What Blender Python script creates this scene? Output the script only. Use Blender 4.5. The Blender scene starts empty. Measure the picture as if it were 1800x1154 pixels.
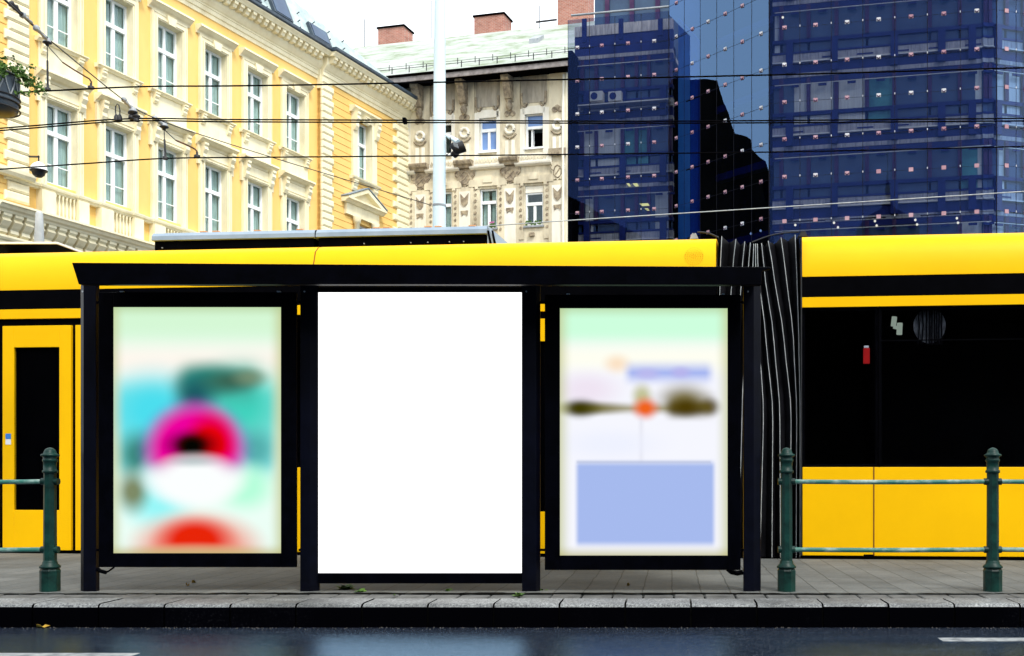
import bpy, bmesh, math, random
from mathutils import Vector, Matrix
random.seed(7)
R = math.radians
scene = bpy.context.scene
col = scene.collection

# ------------------------------------------------------------------ survey of the place
F, UC, H = 1850.0, 1181.0, 835.0      # focal length, vertical-plane axis and eye level of the survey
ZC = 0.97                             # eye height above the carriageway
PZ = 0.15                             # pavement height

def ray(u, v):
    return ((u - UC) / F, -(v - H) / F)

def at(u, v, Y):
    rx, rz = ray(u, v)
    return Vector((rx * Y, Y, ZC + rz * Y))

class Frame:
    """vertical plane of a facade: s along it, o outwards, z up; k = fall of its courses along s"""
    def __init__(self, u0, Y0, vpx, vpy=H, unit=1.0):
        self.u = unit                 # metres per unit of the facade's own measure
        dx, dy = vpx - UC, F
        L = math.hypot(dx, dy)
        k = -(vpy - H) / L
        dx, dy = dx / L, dy / L
        if vpx < UC:
            dx, dy, k = -dx, -dy, -k
        self.d = (dx, dy); self.n = (dy, -dx); self.k = k
        p = at(u0, H, Y0); self.x0, self.y0 = p.x, p.y
    def P(self, s, o, z):
        s, o, z = s * self.u, o * self.u, z * self.u
        return Vector((self.x0 + s * self.d[0] + o * self.n[0], self.y0 + s * self.d[1] + o * self.n[1], z + self.k * s))
    def loc(self, u, v=H, o=0.0):
        rx, rz = ray(u, v); o = o * self.u
        ax, ay = self.x0 + o * self.n[0], self.y0 + o * self.n[1]
        s = (rx * ay - ax) / (self.d[0] - rx * self.d[1])
        Y = ay + s * self.d[1]
        return s / self.u, (ZC + rz * Y - self.k * s) / self.u
    def s(self, u, o=0.0): return self.loc(u, H, o)[0]
    def z(self, u, v, o=0.0): return self.loc(u, v, o)[1]

class World:
    def P(self, s, o, z): return Vector((s, o, z))
W = World()

# ------------------------------------------------------------------ mesh builder
TU = 1.0                              # the same measure for round members
class MB:
    def __init__(self): self.v = []; self.f = []; self.sm = []
    def add(self, vs, fs, smooth=False):
        b = len(self.v); self.v += [Vector(p) for p in vs]
        for f in fs: self.f.append([b + i for i in f]); self.sm.append(smooth)
    def box(self, fr, s0, s1, o0, o1, z0, z1):
        c = [fr.P(s, o, z) for z in (z0, z1) for (s, o) in ((s0, o0), (s1, o0), (s1, o1), (s0, o1))]
        self.add(c, [(0,1,2,3),(4,5,6,7),(0,1,5,4),(1,2,6,5),(2,3,7,6),(3,0,4,7)])
        return self
    def chbox(self, fr, s0, s1, o0, o1, z0, z1, c):
        """block whose front (o1) edges are chamfered by c"""
        a = [fr.P(s, o0, z) for (s, z) in ((s0,z0),(s1,z0),(s1,z1),(s0,z1))]
        b = [fr.P(s, o1 - c, z) for (s, z) in ((s0,z0),(s1,z0),(s1,z1),(s0,z1))]
        d = [fr.P(s, o1, z) for (s, z) in ((s0+c,z0+c),(s1-c,z0+c),(s1-c,z1-c),(s0+c,z1-c))]
        fs = [(0,1,2,3), (8,9,10,11)]
        for i in range(4):
            j = (i + 1) % 4
            fs += [(i, j, 4 + j, 4 + i), (4 + i, 4 + j, 8 + j, 8 + i)]
        self.add(a + b + d, fs); return self
    def run(self, fr, prof, s0, s1):
        """profile of (o, z) points swept along s"""
        n = len(prof)
        a = [fr.P(s0, o, z) for (o, z) in prof]; b = [fr.P(s1, o, z) for (o, z) in prof]
        self.add(a + b, [tuple(range(n)), tuple(range(n, 2 * n))] + [(i, (i+1) % n, n + (i+1) % n, n + i) for i in range(n)])
        return self
    def plate(self, fr, poly, o0, o1):
        """outline of (s, z) points with thickness along o"""
        n = len(poly)
        a = [fr.P(s, o0, z) for (s, z) in poly]; b = [fr.P(s, o1, z) for (s, z) in poly]
        self.add(a + b, [tuple(range(n)), tuple(range(n, 2 * n))] + [(i, (i+1) % n, n + (i+1) % n, n + i) for i in range(n)])
        return self
    def tube(self, pts, r, n=6, cap=True):
        pts = [Vector(p) for p in pts]; rs = [q * TU for q in (r if isinstance(r, (list, tuple)) else [r] * len(pts))]
        rings = []
        for i, p in enumerate(pts):
            t = (pts[min(i + 1, len(pts) - 1)] - pts[max(i - 1, 0)]).normalized()
            up = Vector((0, 0, 1)) if abs(t.z) < 0.9 else Vector((1, 0, 0))
            a = t.cross(up).normalized(); b = t.cross(a)
            rings.append([p + (a * math.cos(2*math.pi*k/n) + b * math.sin(2*math.pi*k/n)) * rs[i] for k in range(n)])
        base = len(self.v); vs = [q for g in rings for q in g]; fs = []
        for i in range(len(pts) - 1):
            for k in range(n):
                fs.append((i*n + k, i*n + (k+1) % n, (i+1)*n + (k+1) % n, (i+1)*n + k))
        self.add(vs, fs, True)
        if cap:
            self.add(rings[0], [tuple(range(n))]); self.add(rings[-1], [tuple(range(n))])
        return self
    def lathe(self, prof, c, n=16, smooth=True, rot=0.0):
        """profile of (radius, z) about a vertical axis at c"""
        c = Vector(c); vs = []; fs = []; prof = [(r * TU, z * TU) for r, z in prof]
        for (r, z) in prof:
            vs += [c + Vector((r * math.cos(2*math.pi*k/n + rot), r * math.sin(2*math.pi*k/n + rot), z)) for k in range(n)]
        m = len(prof)
        for i in range(m - 1):
            for k in range(n):
                fs.append((i*n + k, i*n + (k+1) % n, (i+1)*n + (k+1) % n, (i+1)*n + k))
        self.add(vs, fs, smooth)
        self.add(vs[:n], [tuple(range(n))]); self.add(vs[-n:], [tuple(range(n))])
        return self
    def build(self, name, mat, parent=None, bevel=0.0, merge=0.0):
        off = parent.matrix_world.translation if parent is not None else Vector((0, 0, 0))
        if parent is not None:
            off = ORIG[parent.name]
        bm = bmesh.new()
        vs = [bm.verts.new(p - off) for p in self.v]
        for f, s in zip(self.f, self.sm):
            try:
                fc = bm.faces.new([vs[i] for i in f]); fc.smooth = s
            except ValueError: pass
        if merge: bmesh.ops.remove_doubles(bm, verts=bm.verts, dist=merge)
        bmesh.ops.recalc_face_normals(bm, faces=bm.faces)
        me = bpy.data.meshes.new(name); bm.to_mesh(me); bm.free()
        o = bpy.data.objects.new(name, me); col.objects.link(o)
        me.materials.append(mat)
        if parent is not None: o.parent = parent
        ORIG[o.name] = off.copy()
        if bevel:
            m = o.modifiers.new('bevel', 'BEVEL'); m.width = bevel; m.segments = 2; m.limit_method = 'ANGLE'; m.angle_limit = R(40)
        return o
ORIG = {}

def thing(name, label, cat, loc=(0, 0, 0), group=None):
    o = bpy.data.objects.new(name, None); col.objects.link(o); o.location = loc
    o.empty_display_size = 0.2
    o['label'] = label; o['category'] = cat
    if group: o['group'] = group
    ORIG[o.name] = Vector(loc)
    return o
def tag(o, label, cat, group=None):
    o['label'] = label; o['category'] = cat
    if group: o['group'] = group
    return o
def structure(o): o['kind'] = 'structure'; return o

# ------------------------------------------------------------------ materials
def new_mat(name):
    m = bpy.data.materials.new(name); m.use_nodes = True
    nt = m.node_tree; nt.nodes.clear()
    out = nt.nodes.new('ShaderNodeOutputMaterial')
    return m, nt, out
def N(nt, typ, **kw):
    n = nt.nodes.new(typ)
    for k, v in kw.items():
        if k in n.inputs.keys(): n.inputs[k].default_value = v
        else: setattr(n, k, v)
    return n
def L(nt, a, b): nt.links.new(a, b)
def ramp(nt, fac, stops):
    r = nt.nodes.new('ShaderNodeValToRGB'); L(nt, fac, r.inputs[0])
    e = r.color_ramp.elements
    while len(e) < len(stops): e.new(0.5)
    for el, (p, c) in zip(e, stops):
        el.position = p; el.color = (c[0], c[1], c[2], 1) if not isinstance(c, (int, float)) else (c, c, c, 1)
    return r.outputs[0]
def mixc(nt, fac, a, b, mode='MIX'):
    m = nt.nodes.new('ShaderNodeMix'); m.data_type = 'RGBA'; m.blend_type = mode
    for sock, val in ((m.inputs[0], fac), (m.inputs[6], a), (m.inputs[7], b)):
        if isinstance(val, (int, float)): sock.default_value = val
        elif isinstance(val, (tuple, list)): sock.default_value = (*val[:3], 1)
        else: L(nt, val, sock)
    return m.outputs[2]
def math_(nt, op, a, b=None, clamp=False):
    m = nt.nodes.new('ShaderNodeMath'); m.operation = op; m.use_clamp = clamp
    for i, val in enumerate((a, b)):
        if val is None: continue
        if isinstance(val, (int, float)): m.inputs[i].default_value = val
        else: L(nt, val, m.inputs[i])
    return m.outputs[0]
def noise(nt, scale, detail=4, rough=0.6, stretch=None, coord='Object'):
    tc = nt.nodes.new('ShaderNodeTexCoord')
    n = N(nt, 'ShaderNodeTexNoise', Scale=scale, Detail=detail, Roughness=rough)
    if stretch:
        mp = nt.nodes.new('ShaderNodeMapping'); mp.inputs['Scale'].default_value = stretch
        L(nt, tc.outputs[coord], mp.inputs[0]); L(nt, mp.outputs[0], n.inputs[0])
    else: L(nt, tc.outputs[coord], n.inputs[0])
    return n.outputs[0]
def bump(nt, h, strength, dist):
    b = N(nt, 'ShaderNodeBump', Strength=strength, Distance=dist); L(nt, h, b.inputs['Height']); return b.outputs[0]
def mottled(name, c1, c2, scale=2.0, rough=0.8, streak=None, spec=0.3, bmp=0.0, bscale=60, metal=0.0, coat=0.0, lo=0.35, hi=0.7):
    """one painted / rendered surface with soft wear between two of its own colours"""
    m, nt, out = new_mat(name)
    b = N(nt, 'ShaderNodeBsdfPrincipled', Roughness=rough, Metallic=metal)
    b.inputs['Specular IOR Level'].default_value = spec
    b.inputs['Coat Weight'].default_value = coat
    f = noise(nt, scale, 5, 0.65, streak)
    L(nt, ramp(nt, f, [(lo, c1), (hi, c2)]), b.inputs['Base Color'])
    if bmp: L(nt, bump(nt, noise(nt, bscale, 3), bmp, 0.01), b.inputs['Normal'])
    L(nt, b.outputs[0], out.inputs[0]); return m
def emit(name, c, s):
    m, nt, out = new_mat(name)
    e = N(nt, 'ShaderNodeEmission', Strength=s); e.inputs[0].default_value = (*c, 1)
    L(nt, e.outputs[0], out.inputs[0]); return m
def glass(name, tint, refl, ior, boost=1.0, rough=0.0):
    """thin pane: tinted see-through plus mirror by angle"""
    m, nt, out = new_mat(name)
    t = nt.nodes.new('ShaderNodeBsdfTransparent'); t.inputs[0].default_value = (*tint, 1)
    g = N(nt, 'ShaderNodeBsdfGlossy', Roughness=rough); g.inputs[0].default_value = (*refl, 1)
    fr = N(nt, 'ShaderNodeFresnel', IOR=ior)
    mx = nt.nodes.new('ShaderNodeMixShader')
    ge = nt.nodes.new('ShaderNodeNewGeometry')      # mirror on the outer face only
    L(nt, math_(nt, 'MULTIPLY', math_(nt, 'MULTIPLY', fr.outputs[0], boost, True), math_(nt, 'SUBTRACT', 1.0, ge.outputs['Backfacing'])), mx.inputs[0])
    L(nt, t.outputs[0], mx.inputs[1]); L(nt, g.outputs[0], mx.inputs[2])
    L(nt, mx.outputs[0], out.inputs[0]); return m
def bricks(name, c1, c2, mortar, axes, bw, rh, ms, rough=0.8, offset=0.5, wear=0.4, bmp=0.3):
    m, nt, out = new_mat(name)
    b = N(nt, 'ShaderNodeBsdfPrincipled', Roughness=rough)
    b.inputs['Specular IOR Level'].default_value = 0.25
    tc = nt.nodes.new('ShaderNodeTexCoord'); sp = nt.nodes.new('ShaderNodeSeparateXYZ'); L(nt, tc.outputs['Object'], sp.inputs[0])
    cb = nt.nodes.new('ShaderNodeCombineXYZ')
    w1 = noise(nt, 3.0, 3)
    def ax(i):
        return math_(nt, 'ADD', sp.outputs[i], math_(nt, 'MULTIPLY', math_(nt, 'SUBTRACT', w1, 0.5), 0.03 if bw > 0.1 else 0.0))
    L(nt, ax(axes[0]), cb.inputs[0]); L(nt, ax(axes[1]), cb.inputs[1])
    br = N(nt, 'ShaderNodeTexBrick', offset=offset)
    br.inputs['Scale'].default_value = 1.0; br.inputs['Brick Width'].default_value = bw; br.inputs['Row Height'].default_value = rh
    br.inputs['Mortar Size'].default_value = ms; br.inputs['Mortar Smooth'].default_value = 0.3
    br.inputs['Color1'].default_value = (*c1, 1); br.inputs['Color2'].default_value = (*c2, 1); br.inputs['Mortar'].default_value = (*mortar, 1)
    L(nt, cb.outputs[0], br.inputs[0])
    big = ramp(nt, noise(nt, 1.6, 6, 0.7), [(0.3, 1 - wear), (0.7, 1.0)])
    fine = ramp(nt, noise(nt, 70, 3, 0.7), [(0.3, 1 - wear * 0.7), (0.65, 1.0)])
    c = mixc(nt, 1.0, mixc(nt, 1.0, br.outputs[0], big, 'MULTIPLY'), fine, 'MULTIPLY')
    L(nt, c, b.inputs['Base Color'])
    L(nt, bump(nt, math_(nt, 'SUBTRACT', 1.0, br.outputs['Fac']), bmp, 0.01), b.inputs['Normal'])
    L(nt, b.outputs[0], out.inputs[0]); return m

EXPO = 1.2
ES = 1.0 / 2 ** EXPO                  # emission that shows at its own colour
M = {}
M['yellow'] = mottled('tram_yellow', (0.84, 0.46, 0.0008), (0.90, 0.50, 0.001), 1.2, 0.42, spec=0.10, coat=0.0)
M['shelterpost'] = mottled('shelter_post_blue_black', (0.0006, 0.0008, 0.003), (0.0014, 0.002, 0.007), 8, 0.35, spec=0.14, bmp=0.05, bscale=200)
M['softwhite'] = mottled('greyed_white', (0.36, 0.39, 0.39), (0.5, 0.52, 0.52), 4, 0.6)
M['black'] = mottled('black_lacquer', (0.0005, 0.0005, 0.001), (0.0012, 0.0012, 0.002), 6, 0.6, spec=0.015)
M['shelter'] = mottled('shelter_black', (0.0004, 0.0005, 0.0012), (0.001, 0.0012, 0.003), 8, 0.4, spec=0.025, bmp=0.05, bscale=200)
M['rubber'] = mottled('bellows_rubber', (0.002, 0.002, 0.003), (0.009, 0.009, 0.012), 5, 0.5, spec=0.2)
M['piping'] = mottled('bellows_piping', (0.3, 0.33, 0.34), (0.58, 0.6, 0.58), 9, 0.6)
M['tramglass'] = glass('tram_glass', (0.8, 0.81, 0.84), (0.3, 0.34, 0.42), 1.3, 0.8)
M['dark'] = mottled('unlit_interior', (0.003, 0.003, 0.004), (0.006, 0.006, 0.008), 2, 0.9, spec=0.0)
M['seam'] = mottled('panel_seam', (0.16, 0.045, 0.003), (0.24, 0.075, 0.004), 4, 0.7)
M['roofbox'] = mottled('roof_unit_grey', (0.2, 0.27, 0.34), (0.3, 0.37, 0.44), 2.5, 0.45, spec=0.4)
M['orange'] = mottled('orange_tag', (0.75, 0.3, 0.12), (0.8, 0.42, 0.2), 5, 0.6)
M['white'] = mottled('white_paint', (0.72, 0.74, 0.74), (0.84, 0.84, 0.83), 4, 0.55)
M['red'] = mottled('red_plastic', (0.55, 0.006, 0.006), (0.65, 0.012, 0.01), 8, 0.4)
M['blue'] = mottled('blue_sticker', (0.03, 0.17, 0.55), (0.05, 0.25, 0.65), 60, 0.5)
M['grey'] = mottled('grey_metal', (0.22, 0.25, 0.27), (0.36, 0.38, 0.4), 6, 0.5, spec=0.5)
M['darkmetal'] = mottled('dark_metal', (0.01, 0.011, 0.013), (0.03, 0.03, 0.032), 14, 0.5, spec=0.3)
M['rust'] = mottled('rusty_rod', (0.05, 0.018, 0.008), (0.12, 0.035, 0.018), 14, 0.7)
M['mast'] = mottled('mast_paint', (0.56, 0.72, 0.76), (0.72, 0.84, 0.85), 1.5, 0.5, streak=(1, 1, 0.2), spec=0.4)
M['cream'] = mottled('cream_stucco', (0.68, 0.59, 0.37), (0.85, 0.78, 0.55), 1.3, 0.85, streak=(1, 1, 0.4), bmp=0.08, bscale=40, lo=0.22, hi=0.55)
M['ochre'] = mottled('ochre_stucco', (0.78, 0.50, 0.15), (0.86, 0.585, 0.205), 0.5, 0.88, streak=(1, 1, 0.3), bmp=0.06, bscale=40)
M['winwhite'] = mottled('window_white', (0.78, 0.82, 0.84), (0.88, 0.9, 0.9), 3, 0.45)
M['pane'] = glass('house_glass', (0.85, 0.93, 0.92), (0.75, 0.85, 0.9), 1.5, 1.4)
M['curtain'] = mottled('grey_curtain', (0.36, 0.40, 0.40), (0.7, 0.72, 0.70), 5, 0.9, streak=(4, 4, 0.15))
M['room'] = mottled('dim_room', (0.10, 0.14, 0.15), (0.22, 0.27, 0.27), 1.5, 0.9, spec=0.0)
M['zinc'] = mottled('zinc_gutter', (0.025, 0.04, 0.06), (0.06, 0.085, 0.11), 4, 0.45, spec=0.4)
M['slate'] = mottled('pale_metal_roof', (0.30, 0.38, 0.38), (0.5, 0.58, 0.56), 1.6, 0.5, spec=0.4)
M['copper'] = None
M['stone'] = mottled('weathered_stucco', (0.36, 0.31, 0.22), (0.74, 0.67, 0.50), 0.9, 0.9, streak=(1, 1, 0.35), bmp=0.15, bscale=30, lo=0.3, hi=0.58)
M['sootstain'] = mottled('soot_stained_stucco', (0.24, 0.22, 0.185), (0.52, 0.47, 0.38), 1.6, 0.9, streak=(1.5, 1.5, 0.3), bmp=0.1, bscale=30)
M['stonepale'] = mottled('pale_stucco', (0.72, 0.68, 0.57), (0.88, 0.86, 0.78), 1.5, 0.9, streak=(1, 1, 0.3), bmp=0.1, bscale=30)
M['carved'] = mottled('sooty_carving', (0.17, 0.135, 0.10), (0.5, 0.42, 0.29), 4, 0.9, bmp=0.3, bscale=25)
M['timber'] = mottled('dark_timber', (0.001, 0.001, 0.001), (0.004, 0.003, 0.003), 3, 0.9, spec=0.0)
M['board'] = mottled('weathered_board', (0.15, 0.13, 0.125), (0.32, 0.29, 0.28), 3, 0.8)
M['brick'] = bricks('red_brick', (0.42, 0.13, 0.085), (0.55, 0.23, 0.16), (0.5, 0.4, 0.34), (0, 2), 0.24, 0.085, 0.012, wear=0.35)
M['navy'] = mottled('navy_panel', (0.003, 0.010, 0.085), (0.006, 0.018, 0.13), 2.5, 0.5, spec=0.2)
M['mullion'] = mottled('plum_mullion', (0.035, 0.012, 0.06), (0.07, 0.03, 0.08), 3, 0.5, spec=0.2)
M['concrete'] = mottled('streaky_concrete', (0.22, 0.21, 0.21), (0.5, 0.47, 0.43), 6, 0.9, streak=(3, 3, 0.3))
M['ledge'] = mottled('pale_ledge', (0.6, 0.56, 0.46), (0.7, 0.66, 0.55), 5, 0.8)
M['officeglass'] = mottled('office_window', (0.016, 0.042, 0.10), (0.036, 0.082, 0.15), 0.9, 0.25, spec=0.4)
M['tealglass'] = mottled('teal_window', (0.03, 0.14, 0.17), (0.08, 0.3, 0.26), 1.2, 0.4, spec=0.3)
M['blind'] = mottled('office_blind', (0.42, 0.43, 0.38), (0.66, 0.64, 0.55), 8, 0.9, streak=(8, 8, 0.1))
M['curtainwall'] = glass('blue_glazing', (0.68, 0.71, 0.77), (0.055, 0.11, 0.36), 1.42, 2.3)
M['facetglass'] = glass('mirror_blue_glazing', (0.3, 0.4, 0.65), (0.30, 0.53, 0.92), 2.0, 1.6)
M['sideglass'] = glass('pale_blue_glazing', (0.7, 0.8, 0.95), (0.5, 0.7, 0.95), 1.6, 1.0)
M['joint'] = mottled('black_joint', (0.002, 0.002, 0.006), (0.005, 0.005, 0.01), 4, 0.6, spec=0.1)
M['fixing'] = mottled('pink_steel_fixing', (0.30, 0.14, 0.17), (0.48, 0.30, 0.33), 1.3, 0.4, spec=0.5)
M['fixingwhite'] = mottled('white_steel_fixing', (0.4, 0.4, 0.42), (0.62, 0.62, 0.62), 1.3, 0.4, spec=0.5)
M['reflblue'] = mottled('painted_reflection_blue', (0.015, 0.12, 0.4), (0.04, 0.22, 0.55), 0.8, 0.4, streak=(1, 1, .3), spec=0.2)
M['officelamp'] = emit('lit_office_lamp', (0.85, 0.8, 0.3), ES * 1.6)
M['spot'] = emit('lit_downlight', (1.0, 0.92, 0.7), ES * 1.8)
M['railgreen'] = mottled('green_cast_iron', (0.001, 0.007, 0.006), (0.005, 0.038, 0.030), 9, 0.42, spec=0.2, bmp=0.15, bscale=60, lo=0.3, hi=0.62)
M['railworn'] = mottled('worn_green_pipe', (0.02, 0.13, 0.10), (0.32, 0.4, 0.36), 14, 0.5, streak=(0.5, 1, 1), spec=0.4, lo=0.45, hi=0.72)
M['leaf'] = mottled('leaf_green', (0.03, 0.085, 0.012), (0.13, 0.24, 0.035), 20, 0.6)
M['leafyellow'] = mottled('fallen_leaf', (0.35, 0.2, 0.02), (0.45, 0.3, 0.04), 20, 0.7)
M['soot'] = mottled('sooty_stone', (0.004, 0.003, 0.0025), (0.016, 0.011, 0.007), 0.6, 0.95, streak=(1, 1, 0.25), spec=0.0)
M['pink'] = mottled('pink_petals', (0.6, 0.15, 0.4), (0.7, 0.25, 0.5), 20, 0.7)
M['bluepane'] = mottled('sky_blue_pane', (0.14, 0.25, 0.52), (0.2, 0.33, 0.62), 0.8, 0.3, spec=0.3)
M['whiteboard'] = None

def mat_copper():
    m, nt, out = new_mat('verdigris_roof')
    b = N(nt, 'ShaderNodeBsdfPrincipled', Roughness=0.6)
    f = noise(nt, 0.5, 6, 0.75, (1, 1, 3.5))
    c = ramp(nt, f, [(0.35, (0.42, 0.44, 0.42)), (0.5, (0.33, 0.37, 0.32)), (0.64, (0.15, 0.2, 0.10))])
    tc = nt.nodes.new('ShaderNodeTexCoord'); sp = nt.nodes.new('ShaderNodeSeparateXYZ'); L(nt, tc.outputs['Object'], sp.inputs[0])
    fr = math_(nt, 'FRACT', math_(nt, 'MULTIPLY', sp.outputs[2], 4.5))
    ln = ramp(nt, fr, [(0.0, 0.72), (0.12, 1.0)])
    L(nt, mixc(nt, 1.0, c, ln, 'MULTIPLY'), b.inputs['Base Color'])
    L(nt, b.outputs[0], out.inputs[0]); return m
M['copper'] = mat_copper()

def mat_asphalt():
    """dark aggregate under a thin bluish film of water"""
    m, nt, out = new_mat('wet_asphalt')
    d = nt.nodes.new('ShaderNodeBsdfDiffuse')
    big = noise(nt, 0.9, 5, 0.65, (0.35, 1.6, 1))
    fine = noise(nt, 95, 3, 0.8)
    vor = N(nt, 'ShaderNodeTexVoronoi', Scale=125.0); tc = nt.nodes.new('ShaderNodeTexCoord'); L(nt, tc.outputs['Object'], vor.inputs[0])
    chips = ramp(nt, vor.outputs['Color'], [(0.74, (0.0, 0, 0)), (0.9, (1, 1, 1))])
    c = ramp(nt, fine, [(0.35, (0.004, 0.006, 0.012)), (0.7, (0.02, 0.026, 0.04))])
    L(nt, mixc(nt, math_(nt, 'MULTIPLY', chips, 0.5), c, (0.15, 0.17, 0.2)), d.inputs[0])
    g = nt.nodes.new('ShaderNodeBsdfGlossy'); g.inputs[0].default_value = (0.40, 0.66, 0.95, 1)
    L(nt, math_(nt, 'ADD', ramp(nt, big, [(0.4, 0.10), (0.62, 0.19)]), math_(nt, 'MULTIPLY', ramp(nt, fine, [(0.5, 0.0), (0.7, 1.0)]), 0.12)), g.inputs['Roughness'])
    rip = noise(nt, 1.0, 3, 0.6, (9, 70, 1))
    nb = bump(nt, math_(nt, 'ADD', fine, math_(nt, 'MULTIPLY', rip, 1.6)), 0.30, 0.004)
    L(nt, nb, g.inputs['Normal'])
    fr = N(nt, 'ShaderNodeFresnel', IOR=1.5)
    mx = nt.nodes.new('ShaderNodeMixShader')
    L(nt, math_(nt, 'MULTIPLY', fr.outputs[0], ramp(nt, fine, [(0.3, 1.0), (0.75, 0.7)])), mx.inputs[0])
    L(nt, d.outputs[0], mx.inputs[1]); L(nt, g.outputs[0], mx.inputs[2])
    L(nt, mx.outputs[0], out.inputs[0]); return m
M['asphalt'] = mat_asphalt()

def mat_granite(name, dark):
    m, nt, out = new_mat(name)
    b = N(nt, 'ShaderNodeBsdfPrincipled', Roughness=0.65)
    sp1 = noise(nt, 75, 4, 0.85); big = noise(nt, 1.4, 4, 0.7)
    g = ramp(nt, sp1, [(0.38, (0.03, 0.032, 0.04)), (0.53, (0.22, 0.232, 0.23)), (0.7, (0.52, 0.53, 0.51))])
    g = mixc(nt, 1.0, g, ramp(nt, big, [(0.35, 0.35), (0.62, 1.0)]), 'MULTIPLY')
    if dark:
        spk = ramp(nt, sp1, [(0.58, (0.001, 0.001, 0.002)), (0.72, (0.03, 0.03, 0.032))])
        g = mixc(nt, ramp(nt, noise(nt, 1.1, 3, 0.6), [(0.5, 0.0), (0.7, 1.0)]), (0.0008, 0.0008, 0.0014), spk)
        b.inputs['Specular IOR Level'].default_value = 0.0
    L(nt, g, b.inputs['Base Color'])
    L(nt, bump(nt, sp1, 0.3, 0.004), b.inputs['Normal'])
    L(nt, b.outputs[0], out.inputs[0]); return m
M['granite'] = mat_granite('granite_kerb', False)
M['graniteface'] = mat_granite('shaded_kerb_face', True)  # granite with the shade of the street face painted in near black
M['paving'] = bricks('grey_paving', (0.14, 0.15, 0.145), (0.175, 0.184, 0.176), (0.085, 0.09, 0.083), (1, 0), 0.62, 0.205, 0.006, 0.75, wear=0.45, bmp=0.4)
M['paver'] = mottled('grey_paver', (0.055, 0.057, 0.055), (0.14, 0.143, 0.137), 7, 0.75, bmp=0.3, bscale=90)
M['grit'] = mottled('wet_grit', (0.01, 0.009, 0.008), (0.08, 0.07, 0.06), 30, 0.8)
M['grime_shade'] = mottled('joint_dirt_and_shade', (0.003, 0.003, 0.003), (0.012, 0.011, 0.009), 12, 0.95, spec=0.0)
M['line'] = mottled('road_paint', (0.10, 0.11, 0.12), (0.34, 0.36, 0.36), 14, 0.6)

def srgb(c): return tuple(((x/255) / 12.92 if x/255 <= 0.04045 else ((x/255 + 0.055) / 1.055) ** 2.4) for x in c)

def mat_poster(name, base, blobs, strength):
    """printed backlit sheet: soft blurred patches of colour laid out on the sheet's own UVs"""
    m, nt, out = new_mat(name)
    uv = nt.nodes.new('ShaderNodeTexCoord'); sp = nt.nodes.new('ShaderNodeSeparateXYZ'); L(nt, uv.outputs['UV'], sp.inputs[0])
    c = None
    cur = srgb(base)
    for (kind, cx, cy, rx, ry, colr, soft, op) in blobs:
        ax = math_(nt, 'DIVIDE', math_(nt, 'SUBTRACT', sp.outputs[0], cx), rx)
        ay = math_(nt, 'DIVIDE', math_(nt, 'SUBTRACT', sp.outputs[1], 1 - cy), ry)
        if kind == 'e' or kind == 'u':
            d = math_(nt, 'SQRT', math_(nt, 'ADD', math_(nt, 'MULTIPLY', ax, ax), math_(nt, 'MULTIPLY', ay, ay)))
        elif kind == 'r':
            d = None
        mr = nt.nodes.new('ShaderNodeMapRange'); mr.interpolation_type = 'SMOOTHSTEP'
        mr.inputs['From Min'].default_value = 1 + soft; mr.inputs['From Max'].default_value = max(0.0, 1 - soft)
        mr.inputs['To Min'].default_value = 0; mr.inputs['To Max'].default_value = op
        if kind in 'eu':
            L(nt, d, mr.inputs['Value']); fac = mr.outputs[0]
            if kind == 'u':        # upper part only
                m2 = nt.nodes.new('ShaderNodeMapRange'); m2.interpolation_type = 'SMOOTHSTEP'
                m2.inputs['From Min'].default_value = -0.75; m2.inputs['From Max'].default_value = -0.15
                L(nt, ay, m2.inputs['Value']); fac = math_(nt, 'MULTIPLY', fac, m2.outputs[0])
        else:
            fs = []
            for a_, r_ in ((ax, rx), (ay, ry)):
                k = nt.nodes.new('ShaderNodeMapRange'); k.interpolation_type = 'SMOOTHSTEP'
                sf = soft * 0.1 / r_
                k.inputs['From Min'].default_value = 1 + sf; k.inputs['From Max'].default_value = 1 - sf
                L(nt, math_(nt, 'ABSOLUTE', a_), k.inputs['Value']); fs.append(k.outputs[0])
            fac = math_(nt, 'MULTIPLY', math_(nt, 'MULTIPLY', fs[0], fs[1]), op)
        cur = mixc(nt, fac, cur, srgb(colr))
    e = N(nt, 'ShaderNodeEmission', Strength=strength); L(nt, cur, e.inputs[0])
    g = N(nt, 'ShaderNodeBsdfGlossy', Roughness=0.15); g.inputs[0].default_value = (0.02, 0.02, 0.02, 1)
    ad = nt.nodes.new('ShaderNodeAddShader'); L(nt, e.outputs[0], ad.inputs[0]); L(nt, g.outputs[0], ad.inputs[1])
    L(nt, ad.outputs[0], out.inputs[0]); return m
OL = (196, 200, 140)
edges = [('r', -0.02, 0.5, 0.045, 0.6, OL, 0.6, 0.9), ('r', 1.02, 0.5, 0.045, 0.6, OL, 0.6, 0.9),
         ('r', 0.5, 1.01, 0.7, 0.024, (190, 185, 120), 0.35, 0.9), ('r', 0.5, -0.01, 0.7, 0.024, (180, 205, 150), 0.35, 0.85)]
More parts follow.
